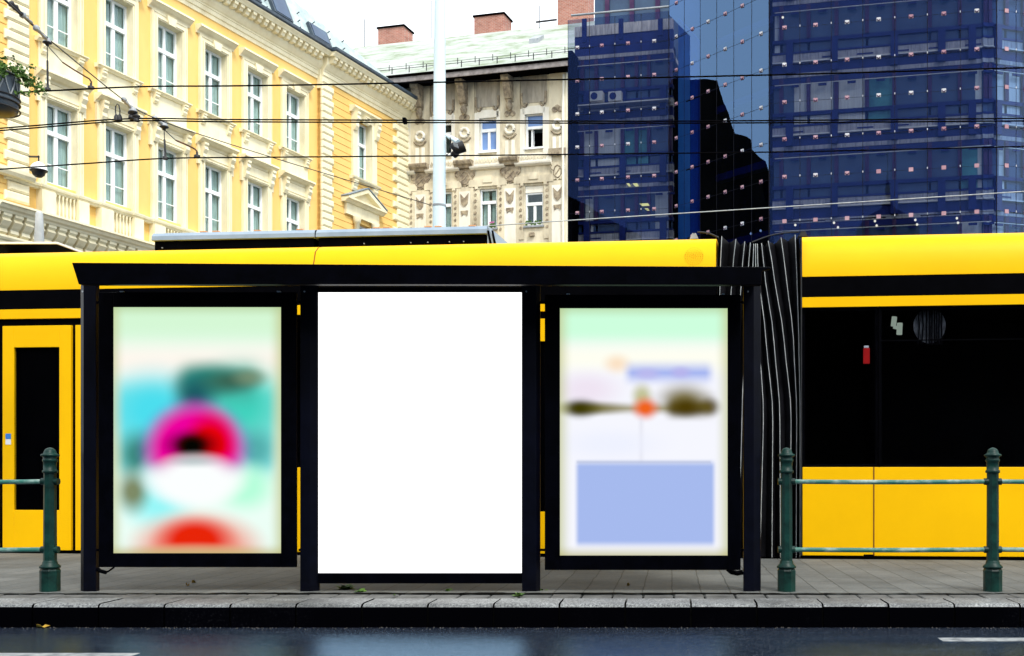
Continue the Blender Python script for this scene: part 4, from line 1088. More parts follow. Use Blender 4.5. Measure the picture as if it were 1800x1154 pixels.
# wall lamp with a white dome
lo = fy.loc(68, 300, .9)
lp_ = fy.P(lo[0], .9, lo[1]); 
wl = thing('wall_lamp', 'black and white dome lamp on a short bracket on the yellow house', 'lamp', tuple(lp_))
k_ = lp_.y / F
b = MB(); sA = fy.s(49, .05)
zA = fy.z(49, 276, .02) - 2 * k_ / fy.u
b.tube([lp_ + Vector((0, 0, 26 * k_)), lp_ + Vector((0, 0, 12 * k_))], 1.2 * k_, 6)
b.tube([fy.P(sA, .01, zA + 2 * k_ / fy.u), lp_ + Vector((0, 0, 24 * k_))], 1.9 * k_, 6); b.tube([fy.P(sA, .02, zA - 9 * k_ / fy.u), fy.P(sA, .02, zA + 6 * k_ / fy.u)], 1.6 * k_, 6)
b.build('bracket', M['darkmetal'], wl)
MB().lathe([(3 * k_, 15 * k_), (9 * k_, 11 * k_), (13 * k_, 5 * k_), (14 * k_, 0.5 * k_)], lp_, 16).build('dome', M['white'], wl)
MB().lathe([(14.5 * k_, 0), (14 * k_, -1.5 * k_), (11.5 * k_, -1.8 * k_), (9.5 * k_, -8 * k_), (5 * k_, -12 * k_), (.5 * k_, -13 * k_)], lp_, 16).build('globe', M['darkmetal'], wl)

# ------------------------------------------------------------------ weathered house in the middle
fm = Frame(998, 59.4, 1181 - 7300 - 100, H, 59.4 / 46.5); TU = fm.u
mh = thing('apartment_house', 'weathered beige apartment house with carved stucco and green metal roof beside the blue glass building', 'building', tuple(fm.P(-4, -6, 0)))
ms = lambda u, o=0.0: fm.s(u, o)
mz = lambda u, v, o=0.0: fm.z(u, v, o)
sm0, sm1 = ms(690), ms(996)
zE = mz(905, 137)                    # wall top under the eave
wins = [('A', 843, 873.5, 197.6, 266, 332, 401), ('B', 922.8, 954.8, 191, 260, 326, 398)]
pit = ms(938.8) - ms(858.2)
sA0, sA1, sB0_, sB1_ = ms(843), ms(873.5), ms(922.8), ms(954.8)
wcols = [(sB0_, sB1_), (sA0, sA1), (sA0 - pit, sA1 - pit), (sA0 - 2 * pit, sA1 - 2 * pit)]
zU0, zU1 = (mz(858, 266) + mz(939, 260)) / 2, (mz(858, 197.6) + mz(939, 191)) / 2
zL0, zL1 = (mz(858, 401) + mz(939, 397.5)) / 2, (mz(858, 332) + mz(939, 326)) / 2
zmm = (zU0 + zL1) / 2
m = MB()
def mgrid(z0, z1, c, d):
    x = sm0
    for a, b in sorted(wcols):
        m.box(fm, x, a, -.45, 0, z0, z1); m.box(fm, a, b, -.45, 0, z0, c); m.box(fm, a, b, -.45, 0, d, z1); x = b
    m.box(fm, x, sm1, -.45, 0, z0, z1)
mgrid(zmm, zE + .3, zU0, zU1); mgrid(zL0 - 1.5, zmm, zL0, zL1)
m.box(fm, sm0, sm1, -.45, 0, -.5, zL0 - 1.5)
m.build('wall', M['stone'], mh)
MB().box(fm, sm0, sm1, -1.3, -1.2, zL0 - 1, zE).build('interior', M['room'], mh)
rw = random.Random(5)
for i, (a, b) in enumerate(wcols):
    w = b - a
    for up in (True, False):
        z0, z1 = (zU0, zU1) if up else (zL0, zL1)
        bx = .17 * (z1 - z0) if (up or i == 0) else 0.0
        if up and i == 0:            # sash standing open on a dark room
            f = MB(); t = .09
            f.box(fm, a, a + t, -.2, -.12, z0, z1 - bx).box(fm, b - t * .6, b, -.2, -.12, z0, z1 - bx)
            f.box(fm, a + t, b - t * .6, -.2, -.12, z0, z0 + .07)
            zt = z1 - bx - .36 * (z1 - bx - z0); f.box(fm, a + t, b - t * .6, -.2, -.1, zt - .07, zt + .05)
            cm = a + w * .31; f.box(fm, cm - .045, cm + .03, -.4, -.2, z0 + .07, zt - .07)
            fo = f.build('window', M['winwhite'], mh); fo['label'] = 'open window with a dark room behind'
            MB().box(fm, a + t * .5, b - t * .3, -.19, -.18, zt + .02, z1 - bx).build('pane', M['bluepane'], fo)
            MB().box(fm, a + .02, b - .02, -.95, -.9, z0, zt).build('dark_room', M['dark'], fo)
        else:
            fo = house_window(a + .002, b - .002, z0 + .002, z1 - bx - .002, fr=fm, od=-.1, parent=mh, rnd=rw, curt=not (up or i == 0), panemat='bluepane' if (up and i == 1) else 'pane', split=.34, barz=0)
        if bx: MB().box(fm, a + .001, b - .001, -.2, -.06, z1 - bx, z1 - .001).build('shutter_box', M['stonepale'], fo)
        sur = MB()
        if up:
            for (x0, x1) in ((a - .34, a - .001), (b + .001, b + .34)): sur.box(fm, x0, x1, .001, .05, z0 - .25, z1 + .0)
            sur.build('surround', M['stonepale'], fo)
            MB().box(fm, a - .04, b + .04, .001, .09, z0 - .08, z0 - .01).build('sill', M['winwhite'], fo)
        else:
            for (x0, x1) in ((a - .32, a - .06), (b + .06, b + .32)): sur.box(fm, x0, x1, .001, .04, z0 - .6, z1 + .05)
            sur.build('surround', M['carved'] if False else M['stone'], fo)
            for (x0, x1) in ((a - .32, a - .06), (b + .06, b + .32)):
                zz = z0 - .1; j = 0
                while zz < z1:
                    c_ = (x0 + x1) / 2; q = MB()
                    q.plate(fm, [(c_ - .07, zz), (c_ - .02, zz - .07), (c_ + .06, zz - .04), (c_ + .07, zz + .05), (c_, zz + .09)], .041, .06 + .015 * (j % 2)); zz += .27; j += 1
                    q.build('carved_rosette', M['carved'], fo)
            MB().box(fm, a - .04, b + .04, .001, .1, z0 - .09, z0 - .01).build('sill', M['grey'], fo)
            if i < 2:
                q = MB()
                for j in range(26):
                    s = (a + .08 + rw.random() * (w - .16)) if i == 0 else (a + w * .62 + rw.random() * w * .3)
                    z = z0 + .02 + rw.random() * (.16 if i == 0 else .14); r = .045
                    q.plate(fm, [(s - r, z), (s, z - r), (s + r, z + .01), (s + .01, z + r)], .02 + rw.random() * .05, .025 + .08)
                q.build('flower_box', M['leaf'], fo)
                if i == 1:
                    q = MB()
                    for j in range(12):
                        s = a + w * .62 + rw.random() * w * .25; z = z0 + .16 + rw.random() * .1; r = .03
                        q.plate(fm, [(s - r, z), (s, z - r), (s + r, z), (s, z + r)], .05, .1)
                    q.build('blossom', M['pink'], fo)
# pilasters with eave brackets, ring medallions, caps and carved shields
zK = mz(897, 207, .2); zK2 = mz(897, 271, .15)
pil = [ms(897.5), ms(897.5) - pit, ms(897.5) - 2 * pit, ms(981)]
for j, s in enumerate(pil):
    pwid = .95 if j < 3 else .8
    zcap = mz(897, 277, .3)
    q = MB().box(fm, s - pwid / 2, s + pwid / 2, .001, .07, zcap + .02, zE + .29); po = q.build('pilaster', M['stone'], mh)
    ztop = zE
    if j < 3:
        q = MB(); q.run(fm, [(.07, ztop), (.75, ztop), (.75, ztop - .25), (.6, ztop - .32), (.45, ztop - .7), (.3, ztop - 1.0), (.07, ztop - 1.1)], s - .17, s + .17); q.build('eave_bracket', M['carved'], po)
        q = MB(); q.lathe([(.02, -.32), (.12, -.22), (.16, -.05), (.1, .05), (.17, .14)], fm.P(s, .18, ztop - 1.2), 8); q.build('pendant', M['carved'], po)
    q = MB(); zr_ = ztop - 1.62
    for k in range(3):
        c_ = (s + (-.13, 0, .13)[k], zr_ + (0, .08, 0)[k]); r = .13
        q.plate(fm, [(c_[0] + r * math.cos(t * math.pi / 4), c_[1] + r * math.sin(t * math.pi / 4)) for t in range(8)], .071, .12)
    q.build('shell_ornament', M['carved'], po)
    for sg in (-1, 1):                # scroll volutes at the head of the wall panels
        if j == 3 and sg > 0: continue
        q = MB(); pts = [fm.P(s + sg * (.72 + .17 * math.cos(t * .5) * (1 - t * .045)), .06, ztop - 1.25 + .2 * math.sin(t * .5) * (1 - t * .045)) for t in range(15)]
        pts = [fm.P(s + sg * .56, .06, ztop - .75)] + [fm.P(s + sg * .56, .06, ztop - 1.15)] + pts[6:]
        q.tube(pts, .055, 5); q.build('scroll', M['carved'], po)
    zr_ = mz(897, 227, .1)
    ring = []
    q = MB(); n = 18; cc = [(s + .2 * math.cos(2 * math.pi * t / n), zr_ + .2 * math.sin(2 * math.pi * t / n)) for t in range(n + 1)]
    q.tube([fm.P(a, .1, b) for a, b in cc], .075, 6, False); q.build('ring_medallion', M['stonepale'], po)
    q = MB(); q.tube([fm.P(s - .3, .09, zr_ - .22), fm.P(s - .16, .09, zr_ - .36), fm.P(s, .09, zr_ - .41), fm.P(s + .16, .09, zr_ - .36), fm.P(s + .3, .09, zr_ - .22)], .045, 5); q.build('garland', M['carved'], po)
    q = MB()
    for dx_ in (-.15, .15):
        q.box(fm, s + dx_ - .08, s + dx_ + .08, .071, .09, zr_ - 1.25, zr_ - .5)
    q.build('fluted_panel', M['stonepale'], po)
    if j == 3: MB().box(fm, s - .4, s + .4, .071, .16, zcap, zcap + .3).build('broken_cap', M['carved'], po)
    else: MB().run(fm, [(.0, zcap - .28), (.2, zcap - .28), (.24, zcap - .18), (.34, zcap - .12), (.38, zcap - .02), (.38, zcap + .04), (.0, zcap + .06)], s - .44, s + .44).build('cap', M['carved'], po)
    # carved shield under the cap
    q = MB(); zs = zcap - .3
    hw = 1.0 if j < 3 else .72
    q.plate(fm, [(s + a_ * hw, zs - b_) for a_, b_ in ((-.36, 0), (.36, 0), (.5, .12), (.48, .3), (.36, .42), (.38, .6), (.26, .76), (.1, .72), (0, .82), (-.1, .72), (-.26, .76), (-.38, .6), (-.36, .42), (-.48, .3), (-.5, .12))], .001, .07)
    so_ = q.build('shield', M['carved'] if j < 3 else M['stone'], po)
    q = MB()
    q.tube([fm.P(s + a_ * hw, .07, zs - b_) for a_, b_ in ((-.24, .34), (-.16, .2), (0, .12), (.16, .2), (.24, .34), (.24, .52), (.12, .64), (0, .68), (-.12, .64), (-.24, .52), (-.24, .34))], .03, 5)
    q.tube([fm.P(s - .18 * hw, .07, zs - .56), fm.P(s - .02, .075, zs - .44), fm.P(s + .14 * hw, .07, zs - .27)], .028, 5)
    for sg in (-1, 1): q.tube([fm.P(s + sg * .32 * hw, .07, zs - .34), fm.P(s + sg * .42 * hw, .07, zs - .26), fm.P(s + sg * .45 * hw, .07, zs - .16), fm.P(s + sg * .38 * hw, .07, zs - .12)], .028, 5)
    q.build('strapwork', M['carved'], so_)
    # lower pilaster panel with carved butterflies
    zq = mz(897, 323, .1)
    q = MB().box(fm, s - .42, s + .42, .001, .06, zL0 - 1, zq); pq = q.build('pilaster', M['stone'], mh)
    MB().box(fm, s - .27, s + .27, .061, .075, zL0 - 1, zq - .2).build('pale_panel', M['stonepale'], pq)
    q = MB(); z = zq - .3
    q.plate(fm, [(s - .2, z), (s - .02, z - .2), (s + .02, z - .2), (s + .2, z), (s + .16, z - .45), (s + .05, z - .58), (s - .05, z - .58), (s - .16, z - .45)], .076, .11)
    q.plate(fm, [(s - .18, z - .78), (s + .18, z - .78), (s + .14, z - 1.02), (s + .05, z - .94), (s - .05, z - .94), (s - .14, z - 1.02)], .076, .11)
    q.build('carved_butterfly', M['carved'], pq)
# stepped ledge and ornament panels under the upper windows, band over the lower ones
for a, b in wcols:
    zl = zU0 - .72
    MB().run(fm, [(0.0, zl - .1), (.1, zl - .1), (.2, zl - .03), (.22, zl + .04), (0.0, zl + .06)], a - .42, b + .42).build('ledge', M['stonepale'], mh)
    MB().box(fm, a - .42, b + .42, .001, .06, zl + .06, zU0 - .26).build('apron', M['stonepale'], mh)
    q = MB(); n = 9
    for i in range(n):
        s = a - .2 + (b - a + .4) * (i + .5) / n; z = zl + .28
        q.plate(fm, [(s - .08, z - .04), (s, z - .12), (s + .08, z + .02), (s, z + .12)], .061, .085 + .01 * (i % 2))
    q.build('ornament_panel', M['stone'], mh)
    MB().plate(fm, [(a - .5, zL1 + .1), (a - .2, zL1 + .1), (a - .2, zL1 + .0), (a - .05, zL1 + .0), (a - .05, zL1 + .1), (b + .05, zL1 + .1), (b + .05, zL1), (b + .2, zL1), (b + .2, zL1 + .1), (b + .5, zL1 + .1), (b + .5, zL1 + .42), (a - .5, zL1 + .42)], .001, .08).build('lintel_band', M['stone'], mh)
    MB().box(fm, (a + b) / 2 - .22, (a + b) / 2 + .22, .081, .12, zL1 + .25, zL1 + .55).build('keystone', M['stone'], mh)
    MB().box(fm, a - .1, b + .1, .001, .05, zE - 1.7, zE - 1.35).build('panel', M['stonepale'], mh)
    MB().box(fm, (a + b) / 2 - pit / 2 + .5, (a + b) / 2 + pit / 2 - .5, .001, .03, zE - 1.2, zE + .2).build('frieze_panel', M['sootstain'], mh)
# eaves, gutter, roof, chimneys
oE = 1.15
zGt = mz(905, 113.5, oE)              # gutter line
sr0, sr1 = ms(500, oE), ms(999.5, oE)
MB().run(fm, [(0.0, zE + .0), (oE - .05, zGt - .26), (oE - .05, zGt - .16), (0.0, zE + .2)], sr0, sr1 - .02).build('soffit', M['timber'], mh)
MB().box(fm, sr0, sr1 - .05, oE - .049, oE, zGt - .28, zGt - .06).build('fascia_board', M['board'], mh)
MB().run(fm, [(oE - .049, zGt - .055), (oE + .05, zGt - .055), (oE + .07, zGt + .03), (oE - .049, zGt + .06)], sr0, sr1).build('gutter', M['timber'], mh)
zRd = mz(905, 53, -5.0)
q = MB().run(fm, [(oE + .02, zGt + .065), (-5.0, zRd), (-11, zGt + .065)], sr0, sr1 + .1); ro = q.build('roof', M['copper'], mh)
def mroof(s, t, up=0): return fm.P(s, oE + .02 + (-5.02 - oE) * t, zGt + .065 + (zRd - zGt - .065) * t + up)
q = MB(); i = 0
s = sr0 + .3
while s < sr1:
    q.tube([mroof(s, .03), mroof(s, .03, .28)], .022, 4)
    q.tube([mroof(s + .4, .12), mroof(s + .4, .12, .28)], .018, 4); s += .85
q.tube([mroof(sr0, .03, .2), mroof(sr1, .03, .2)], .014, 4)
q.tube([mroof(sr0, .12, .16), mroof(sr1, .12, .16)], .01, 4)
q.build('snow_guard', M['darkmetal'], ro)
q = MB(); s = ms(945, -3); q.add([mroof(s, .5), mroof(s + .45, .5), mroof(s + .45, .62), mroof(s, .62), mroof(s, .5, .22), mroof(s + .45, .5, .22), mroof(s + .45, .62, .16), mroof(s, .62, .16)], [(0,1,2,3),(4,5,6,7),(0,1,5,4),(1,2,6,5),(2,3,7,6),(3,0,4,7)])
q.build('roof_vent', M['grey'], ro)
def chimney(u0, u1, v0, v1, o, label=None):
    a, b = fm.s(u0, o), fm.s(u1, o); zt, zb_ = fm.z((u0 + u1) / 2, v0, o), fm.z((u0 + u1) / 2, v1, o)
    c = MB().box(fm, a, b, o - 1.0, o, zb_ - 2.0, zt).build('chimney', M['brick'], ro)
    MB().box(fm, a - .06, b + .06, o - 1.06, o + .06, zt + .001, zt + .09).build('chimney_cap', M['timber'], c)
    return c
chimney(664.5, 709.5, 49, 76, -5.6); chimney(833.5, 885.5, 28, 56, -5.6)
c = chimney(980, 1033, -40, 40, -5.2)
q = MB(); 
for (u, v0, v1) in ((640.5, 34, 82), (759, 2, 68), (948, 10, 50)):
    q = MB().tube([at(u, v1, 64), at(u, v0, 64)], .02, 5)
    q.build('antenna', M['darkmetal'], ro)
q = MB().tube([at(942, 39.5, 64), at(979, 35, 64)], .05, 5); q.build('roof_walkway', M['darkmetal'], ro)
# downpipe at the right corner, small items on the wall
dn = MB().tube([fm.P(ms(995) - .1, .12, zE - .1), fm.P(ms(995) - .1, .12, 0.3)], .06, 8).build('downpipe', M['stonepale'], mh)
q = MB().box(fm, ms(706), ms(713.5), .001, .1, mz(710, 277), mz(710, 268)).build('vent_grille', M['dark'], mh)
q = MB().box(fm, ms(931), ms(940), .001, .12, mz(935, 416), mz(935, 410)).build('lantern_box', M['carved'], mh)
# ------------------------------------------------------------------ blue glazed office building on the right
UG = 36.0 / 46.0; TU = UG
gl = Frame(998, 36.0, 1181 - 8881, H, UG)
gf = Frame(1176, gl.P(gl.s(1176), 0, 0).y, -470, H, UG)
gr = Frame(1352, gf.P(gf.s(1352), 0, 0).y, 1181 - 8730, H, UG)
gs = Frame(1752, gr.P(gr.s(1752), 0, 0).y, 1181 + 6119, H, UG)
ob = thing('office_building', 'dark blue mirror glazed office building with point fixed panes at the right', 'building', tuple(gr.P(5, -8, 0)))
rows_l = [gl.z(1104, v) for v in (21.7, 77, 136, 195, 254, 312.5, 370.6, 429)]
rows_f = [gf.z(1217, v) for v in (-69, -8, 52, 112, 172.6, 233.7, 294.5, 355, 416)]
rows_r = [gr.z(1489, v) for v in (-94, -27, 40, 106, 172.6, 238.5, 305.5, 384.5, 451)]
rows_s = [gs.z(1769, v) for v in (-114, -47, 20, 87, 154, 223.5, 292, 372.6, 440)]
us_l = [1015, 1058, 1104, 1150]; us_f = [1189, 1217, 1245, 1275, 1305, 1338]; us_r = [1379, 1433.5, 1489, 1544.5, 1601.4, 1659, 1717]; us_s = [1769, 1803, 1838]
TOP = rows_r[0] + 4
sides = [('l', gl, gl.s(998), gl.s(1176), rows_l, us_l, M['curtainwall'], gl.z(1104, 26)),
         ('f', gf, gf.s(1176), gf.s(1352), rows_f, us_f, M['facetglass'], TOP),
         ('r', gr, gr.s(1352), gr.s(1752), rows_r, us_r, M['curtainwall'], TOP),
         ('s', gs, gs.s(1752), gs.s(1900), rows_s, us_s, M['sideglass'], TOP)]
nfix = 0; rw = random.Random(11); extra = MB()
for key, fr, s0, s1, rows, us, mat, top in sides:
    if key == 'f':                    # the first bay is clear, cut to show the painted reflection panel, the rest mirror glass
        sm, za, zb2 = fr.s(1213), fr.z(1177, 26), fr.z(1213, 64)
        MB().plate(fr, [(s0 + .004, .3), (sm - .001, .3), (sm - .001, zb2), (s0 + .004, za)], -.02, 0.0).build('glass_front', M['curtainwall'], ob)
        g = MB().plate(fr, [(s0 + .004, za + .002), (sm, zb2 + .002), (sm, .3), (s1 - .004, .3), (s1 - .004, top), (s0 + .004, top)], -.02, 0.0).build('glass_front', mat, ob)
    else: g = MB().box(fr, s0 + .004, s1 - .004, -.02, 0.0, 0.3, top).build('glass_front', mat, ob)
    ss = [fr.s(u) for u in us]
    js = [(a + b) / 2 for a, b in zip(ss, ss[1:])]
    js = [s0 + .012] + js + [s1 - .012]
    q = MB()
    for s in js: q.box(fr, s - .010, s + .010, .001, .006, .4, top - .01)
    jo = q.build('pane_joint', M['joint'], g)
    q = MB()
    for i, z in enumerate(rows):
        if z < top: q.box(fr, s0, s1, .0011, .0055, z - .006, z + .006)
    q.build('pane_joint', M['joint'], g)
    # rods that show dark behind every second row
    q = MB()
    for i, z in enumerate(rows):
        if z < top and i % 2 == (1 if key in 'l' else (0 if key == 'f' else 1)): 
            n = 3
            for k in range(n):
                a = s0 + (s1 - s0) * (k + rw.random() * .6) / n; q.tube([fr.P(a, -.1, z), fr.P(min(a + (s1 - s0) * .17, s1 - .1), -.1, z)], .028, 5)
    q.build('tie_rod', M['joint'], g)
    for i, z in enumerate(rows):
        if z > top or z < gr.z(1489, 470): continue
        for s in ss:
            vis = fr.P(s, 0, z); vv = H - (vis.z - ZC) / vis.y * F
            h = .082
            m_ = M['fixingwhite'] if rw.random() < .22 else M['fixing']
            if -6 < vv < 412 and nfix < 96 and (vis.x / vis.y * F + UC) < 1800:
                f = MB().box(fr, s - h, s + h, .008, .03, z - h * .8, z + h); 
                fo = f.build('glass_fixing', m_, ob, bevel=.012); nfix += 1
                MB().tube([fr.P(s - h * .7, .034, z + h * .1), fr.P(s - h * .3, .04, z - h * .5), fr.P(s + h * .3, .04, z - h * .5), fr.P(s + h * .7, .034, z + h * .1)], .022, 5).build('spider_arm', M['mullion'], fo)
            else:
                extra.box(fr, s - h, s + h, .008, .03, z - h * .8, z + h)
    q = MB()
    for z in rows:
        if z > top: continue
        for s in js[1:-1]: q.box(fr, s - .014, s + .014, .007, .02, z + .0, z + .07)
    if key != 'f': q.build('edge_clip', M['fixingwhite'], g)['kind'] = 'stuff'
if extra.v:
    o = extra.build('glass_fixing', M['fixing'], ob); o['kind'] = 'stuff'
# inner facade behind the outer skin
def inner(fr, s0, s1, zA, Hf, k0, k1, colu, mulu, blinds, o=-.95, teal=()):
    MB().box(fr, s0, s1, o - .6, o - .3, .3, zA - (k0 - 1) * Hf if k0 < 0 else zA + .2).build('inner_wall', M['dark'], ob)
    for k in range(k0, k1):
        zt = zA - k * Hf
        def zz(f): return zt - f * Hf
        MB().box(fr, s0, s1, o - .25, o + .02, zz(.055), zz(0.0)).build('pale_strip', M['concrete'], ob)
        MB().box(fr, s0, s1, o - .25, o - .0, zz(.135), zz(.056)).build('head_panel', M['navy'], ob)
        MB().box(fr, s0, s1, o - .25, o - .01, zz(1.0), zz(.862)).build('slab_panel', M['navy'], ob)
        MB().box(fr, s0, s1, o - .25, o + .10, zz(.86), zz(.842)).build('ledge', M['ledge'], ob)
        sp = MB().box(fr, s0, s1, o - .25, o + .03, zz(.841), zz(.735)).build('spandrel', M['concrete'], ob)
        MB().box(fr, s0, s1, o - .25, o + .05, zz(.734), zz(.705)).build('transom', M['navy'], ob)
        MB().box(fr, s0, s1, o - .25, o + .05, zz(.585), zz(.535)).build('transom', M['navy'], ob)
        MB().tube([fr.P(s0 + .1, o + .12, zz(.165)), fr.P(s1 - .1, o + .12, zz(.165))], .02, 5).build('lamp_rail', M['ledge'], ob)
        edges_ = sorted([s0] + [fr.s(u) for u in mulu if s0 < fr.s(u) < s1] + [s1])
        for a, b in zip(edges_, edges_[1:]):
            mt = M['officeglass']
            um = UC + fr.P((a + b) / 2, 0, 0).x / fr.P((a + b) / 2, 0, 0).y * F
            w = MB().box(fr, a + .05, b - .05, o - .25, o - .05, zz(.534), zz(.136)).box(fr, a + .05, b - .05, o - .25, o - .04, zz(.704), zz(.586)).build('window', M['tealglass'] if (k, round(um / 10)) in teal else mt, ob)
            for (kb, ua, ub) in blinds:
                if kb == k:
                    x, y = max(a + .06, fr.s(ua)), min(b - .06, fr.s(ub))
                    if y > x + .1:
                        MB().box(fr, x, y, o - .049, o - .035, zz(.533), zz(.15)).box(fr, x, y, o - .039, o - .03, zz(.70), zz(.59)).build('blind', M['blind'], w)
            q = MB(); c_ = (a + b) / 2
            q.box(fr, c_ - .16, c_ + .16, o + .06, o + .12, zz(.2), zz(.17))
            q.build('lamp_bracket', M['navy'], w)
        for u in colu:
            s = fr.s(u)
            if s0 < s < s1: MB().box(fr, s - .14, s + .14, o - .2, o + .16, zz(1.0), zz(.55)).build('column', M['navy'], ob)
        for u in mulu:
            s = fr.s(u)
            if s0 < s < s1: MB().box(fr, s - .075, s + .075, o - .2, o + .08, zz(.535), zz(.07)).build('mullion', M['mullion'], ob)
        # vents and sills set in the spandrels
        q = MB(); x = s0 + .6
        while x < s1 - .8:
            if rw.random() < .6: q.box(fr, x, x + .62, o + .02, o + .045, zz(.815), zz(.797))
            x += 1.35
        if q.v: q.build('vent_slot', M['navy'], sp)
HfR = rows_r[3] - rows_r[5]
inner(gr, gr.s(1353), gr.s(1751), rows_r[3], HfR, -2, 3, (1384, 1464, 1572, 1657, 1712), (1369, 1418, 1468, 1523, 1572, 1636, 1690, 1736),
      [(0, 1392, 1417), (0, 1420, 1462), (0, 1472, 1519), (0, 1718, 1734), (1, 1722, 1735), (-1, 1357, 1368), (2, 1690, 1735)], teal=((0, 155), (0, 154), (1, 171)))
HfL = rows_l[1] - rows_l[3]
inner(gl, gl.s(999), gl.s(1175), rows_l[1], HfL, 0, 3, (1022, 1086, 1158), (1013, 1038, 1085, 1110, 1132, 1170),
      [(1, 1015, 1036), (1, 1040, 1084), (2, 1018, 1032), (2, 1143, 1167)], teal=((1, 110), (1, 112)))
# top parapet band of the left front, handrail, set back storey above
o_ = -.95; zt = rows_l[1]
MB().box(gl, gl.s(999), gl.s(1175), o_ - .2, o_, zt + .001, zt + HfL * .30).build('parapet_panel', M['navy'], ob)
MB().box(gl, gl.s(999), gl.s(1175), o_ - .2, o_ + .03, zt + HfL * .301, zt + HfL * .46).build('parapet', M['concrete'], ob)
q = MB().tube([gl.P(gl.s(1003), -.1, gl.z(1003, 26)), gl.P(gl.s(1176), -.1, gl.z(1176, 10))], .05, 8); q.build('handrail', M['grey'], ob)
for u in (1022, 1087, 1157): MB().box(gl, gl.s(u) - .1, gl.s(u) + .1, -.5, -.4, zt + .4, gl.z(u, 26)).build('rail_post', M['navy'], ob)
MB().box(gl, gl.s(1012), gl.s(1176) + 2, -3.2, -3.0, zt, TOP).build('setback_wall', M['officeglass'], ob)
for u in (1036, 1082, 1130): MB().box(gl, gl.s(u) - .1, gl.s(u) + .1, -2.99, -2.9, zt, TOP).build('mullion', M['mullion'], ob)
MB().box(gl, gl.s(999), gl.s(1175), -3.0, -1.2, zt - .3, zt - .1).build('roof_terrace', M['concrete'], ob)
# inner wall behind the slanted facet and the right return
MB().box(gf, gf.s(1178), gf.s(1350), -2.0, -1.8, .3, TOP).build('inner_wall', M['dark'], ob)
MB().box(gl, gl.s(1001), gl.s(1176) + 3.5, -6.5, -6, .3, TOP).build('core_wall', M['dark'], ob)
zs0, zs1 = gf.z(1178, 26), gf.z(1213, 64)
MB().plate(gf, [(gf.s(1177), .4), (gf.s(1212), .4), (gf.s(1212), zs1), (gf.s(1177), zs0)], -.62, -.5).build('reflection_strip', M['reflblue'], ob)  # blue panel added to imitate the left front mirrored in the facet
for z in rows_f[::2]:
    MB().box(gf, gf.s(1216), gf.s(1350), -1.79, -1.4, z - .35, z - .05).build('slab_panel', M['navy'], ob)
inner(gs, gs.s(1753), gs.s(1890), rows_s[3], rows_s[3] - rows_s[5], -2, 3, (1778, 1830), (1765, 1795, 1826), [(0, 1780, 1795), (1, 1783, 1796), (0, 1797, 1820), (2, 1755, 1796)])
# lit things inside: ceiling lamps, white board, downlights, air conditioners
def lamp(fr, u0, u1, v0, v1, o=-.8, sk=.12):
    a, b, z0, z1 = fr.s(u0, o), fr.s(u1, o), fr.z(u0, v1, o), fr.z(u0, v0, o)
    MB().plate(fr, [(a + sk, z0), (b, z0), (b - sk * .6, z1), (a, z1)], o, o + .02).build('ceiling_lamp', M['officelamp'], ob)
lamp(gl, 1101, 1109, 323, 328.5); lamp(gl, 1112, 1123, 323, 328.5); lamp(gl, 1124, 1142, 358.5, 363); lamp(gl, 1133, 1142, 367, 371)
for u, v in ((1398, 396), (1466, 392), (1473, 400), (1538, 389), (1541, 397), (1609, 387), (1612, 395), (1682, 384), (1684, 392), (1009, 406), (1376, 31), (1337, 406), (1320, 411)):
    fr = gr if u > 1352 else (gf if u > 1176 else gl)
    MB().lathe([(.01, -.05), (.045, -.02), (.045, .02), (.01, .05)], fr.P(fr.s(u, -.6), -.6, fr.z(u, v, -.6)), 8).build('downlight', M['spot'], ob)
for u0, u1 in ((1036, 1059), (1069, 1092)):
    o = -.55; a, b = gl.s(u0, o), gl.s(u1, o); z0, z1 = gl.z(u0, 178, o), gl.z(u0, 161.5, o)
    ac = MB().box(gl, a, b, o - .35, o, z0, z1).build('air_conditioner', M['ledge'], ob, bevel=.01)
    c_ = (a + (b - a) * .36, (z0 + z1) / 2); r = (z1 - z0) * .38
    MB().plate(gl, [(c_[0] + r * math.cos(t * math.pi / 8), c_[1] + r * math.sin(t * math.pi / 8)) for t in range(16)], o + .002, o + .02).build('fan', M['navy'], ac)
MB().box(gl, gl.s(1010), gl.s(1172), -.94, -.45, gl.z(1104, 181, -.5), gl.z(1104, 179, -.5)).build('service_ledge', M['ledge'], ob)

MB().box(gl, gl.s(998) + .01, gl.s(998) + .2, -9, -.03, .3, gl.z(1104, 80)).build('side_wall', M['dark'], ob)
TU = 1.0
# ------------------------------------------------------------------ what stands behind the viewer and shows in the glass
def mirror(fr, u, v):
    s, z = fr.loc(u, v); p = fr.P(s, 0, z); d = Vector((*[(u - UC) / F, 1], -(v - H) / F))
    n = Vector((fr.n[0], fr.n[1], 0)); return p, d - 2 * d.dot(n) * n
def hit(fr, u, v, axis, val):
    p, r = mirror(fr, u, v); t = (val - p[axis]) / r[axis]; return p + r * t
pts = [(1176, 152), (1180, 140), (1192, 137), (1208, 141), (1240, 139), (1261, 142), (1265, 158), (1272, 180), (1281, 200), (1284, 214), (1292, 235), (1312, 240), (1320, 246), (1321, 262), (1334, 276), (1346, 284), (1351, 300), (1352, 318), (1340, 322), (1343, 345), (1352, 372), (1352, 520), (1176, 520)]
X0 = -58
P3 = [hit(gf, u, v, 0, X0) for u, v in pts]
class SideP:
    @staticmethod
    def P(s, o, z): return Vector((o, s, z))
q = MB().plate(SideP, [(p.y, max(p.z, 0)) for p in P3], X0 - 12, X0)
tag(q.build('gabled_tower', M['soot']), 'black stepped roofline mirrored in the slanted blue glass facet', 'building')
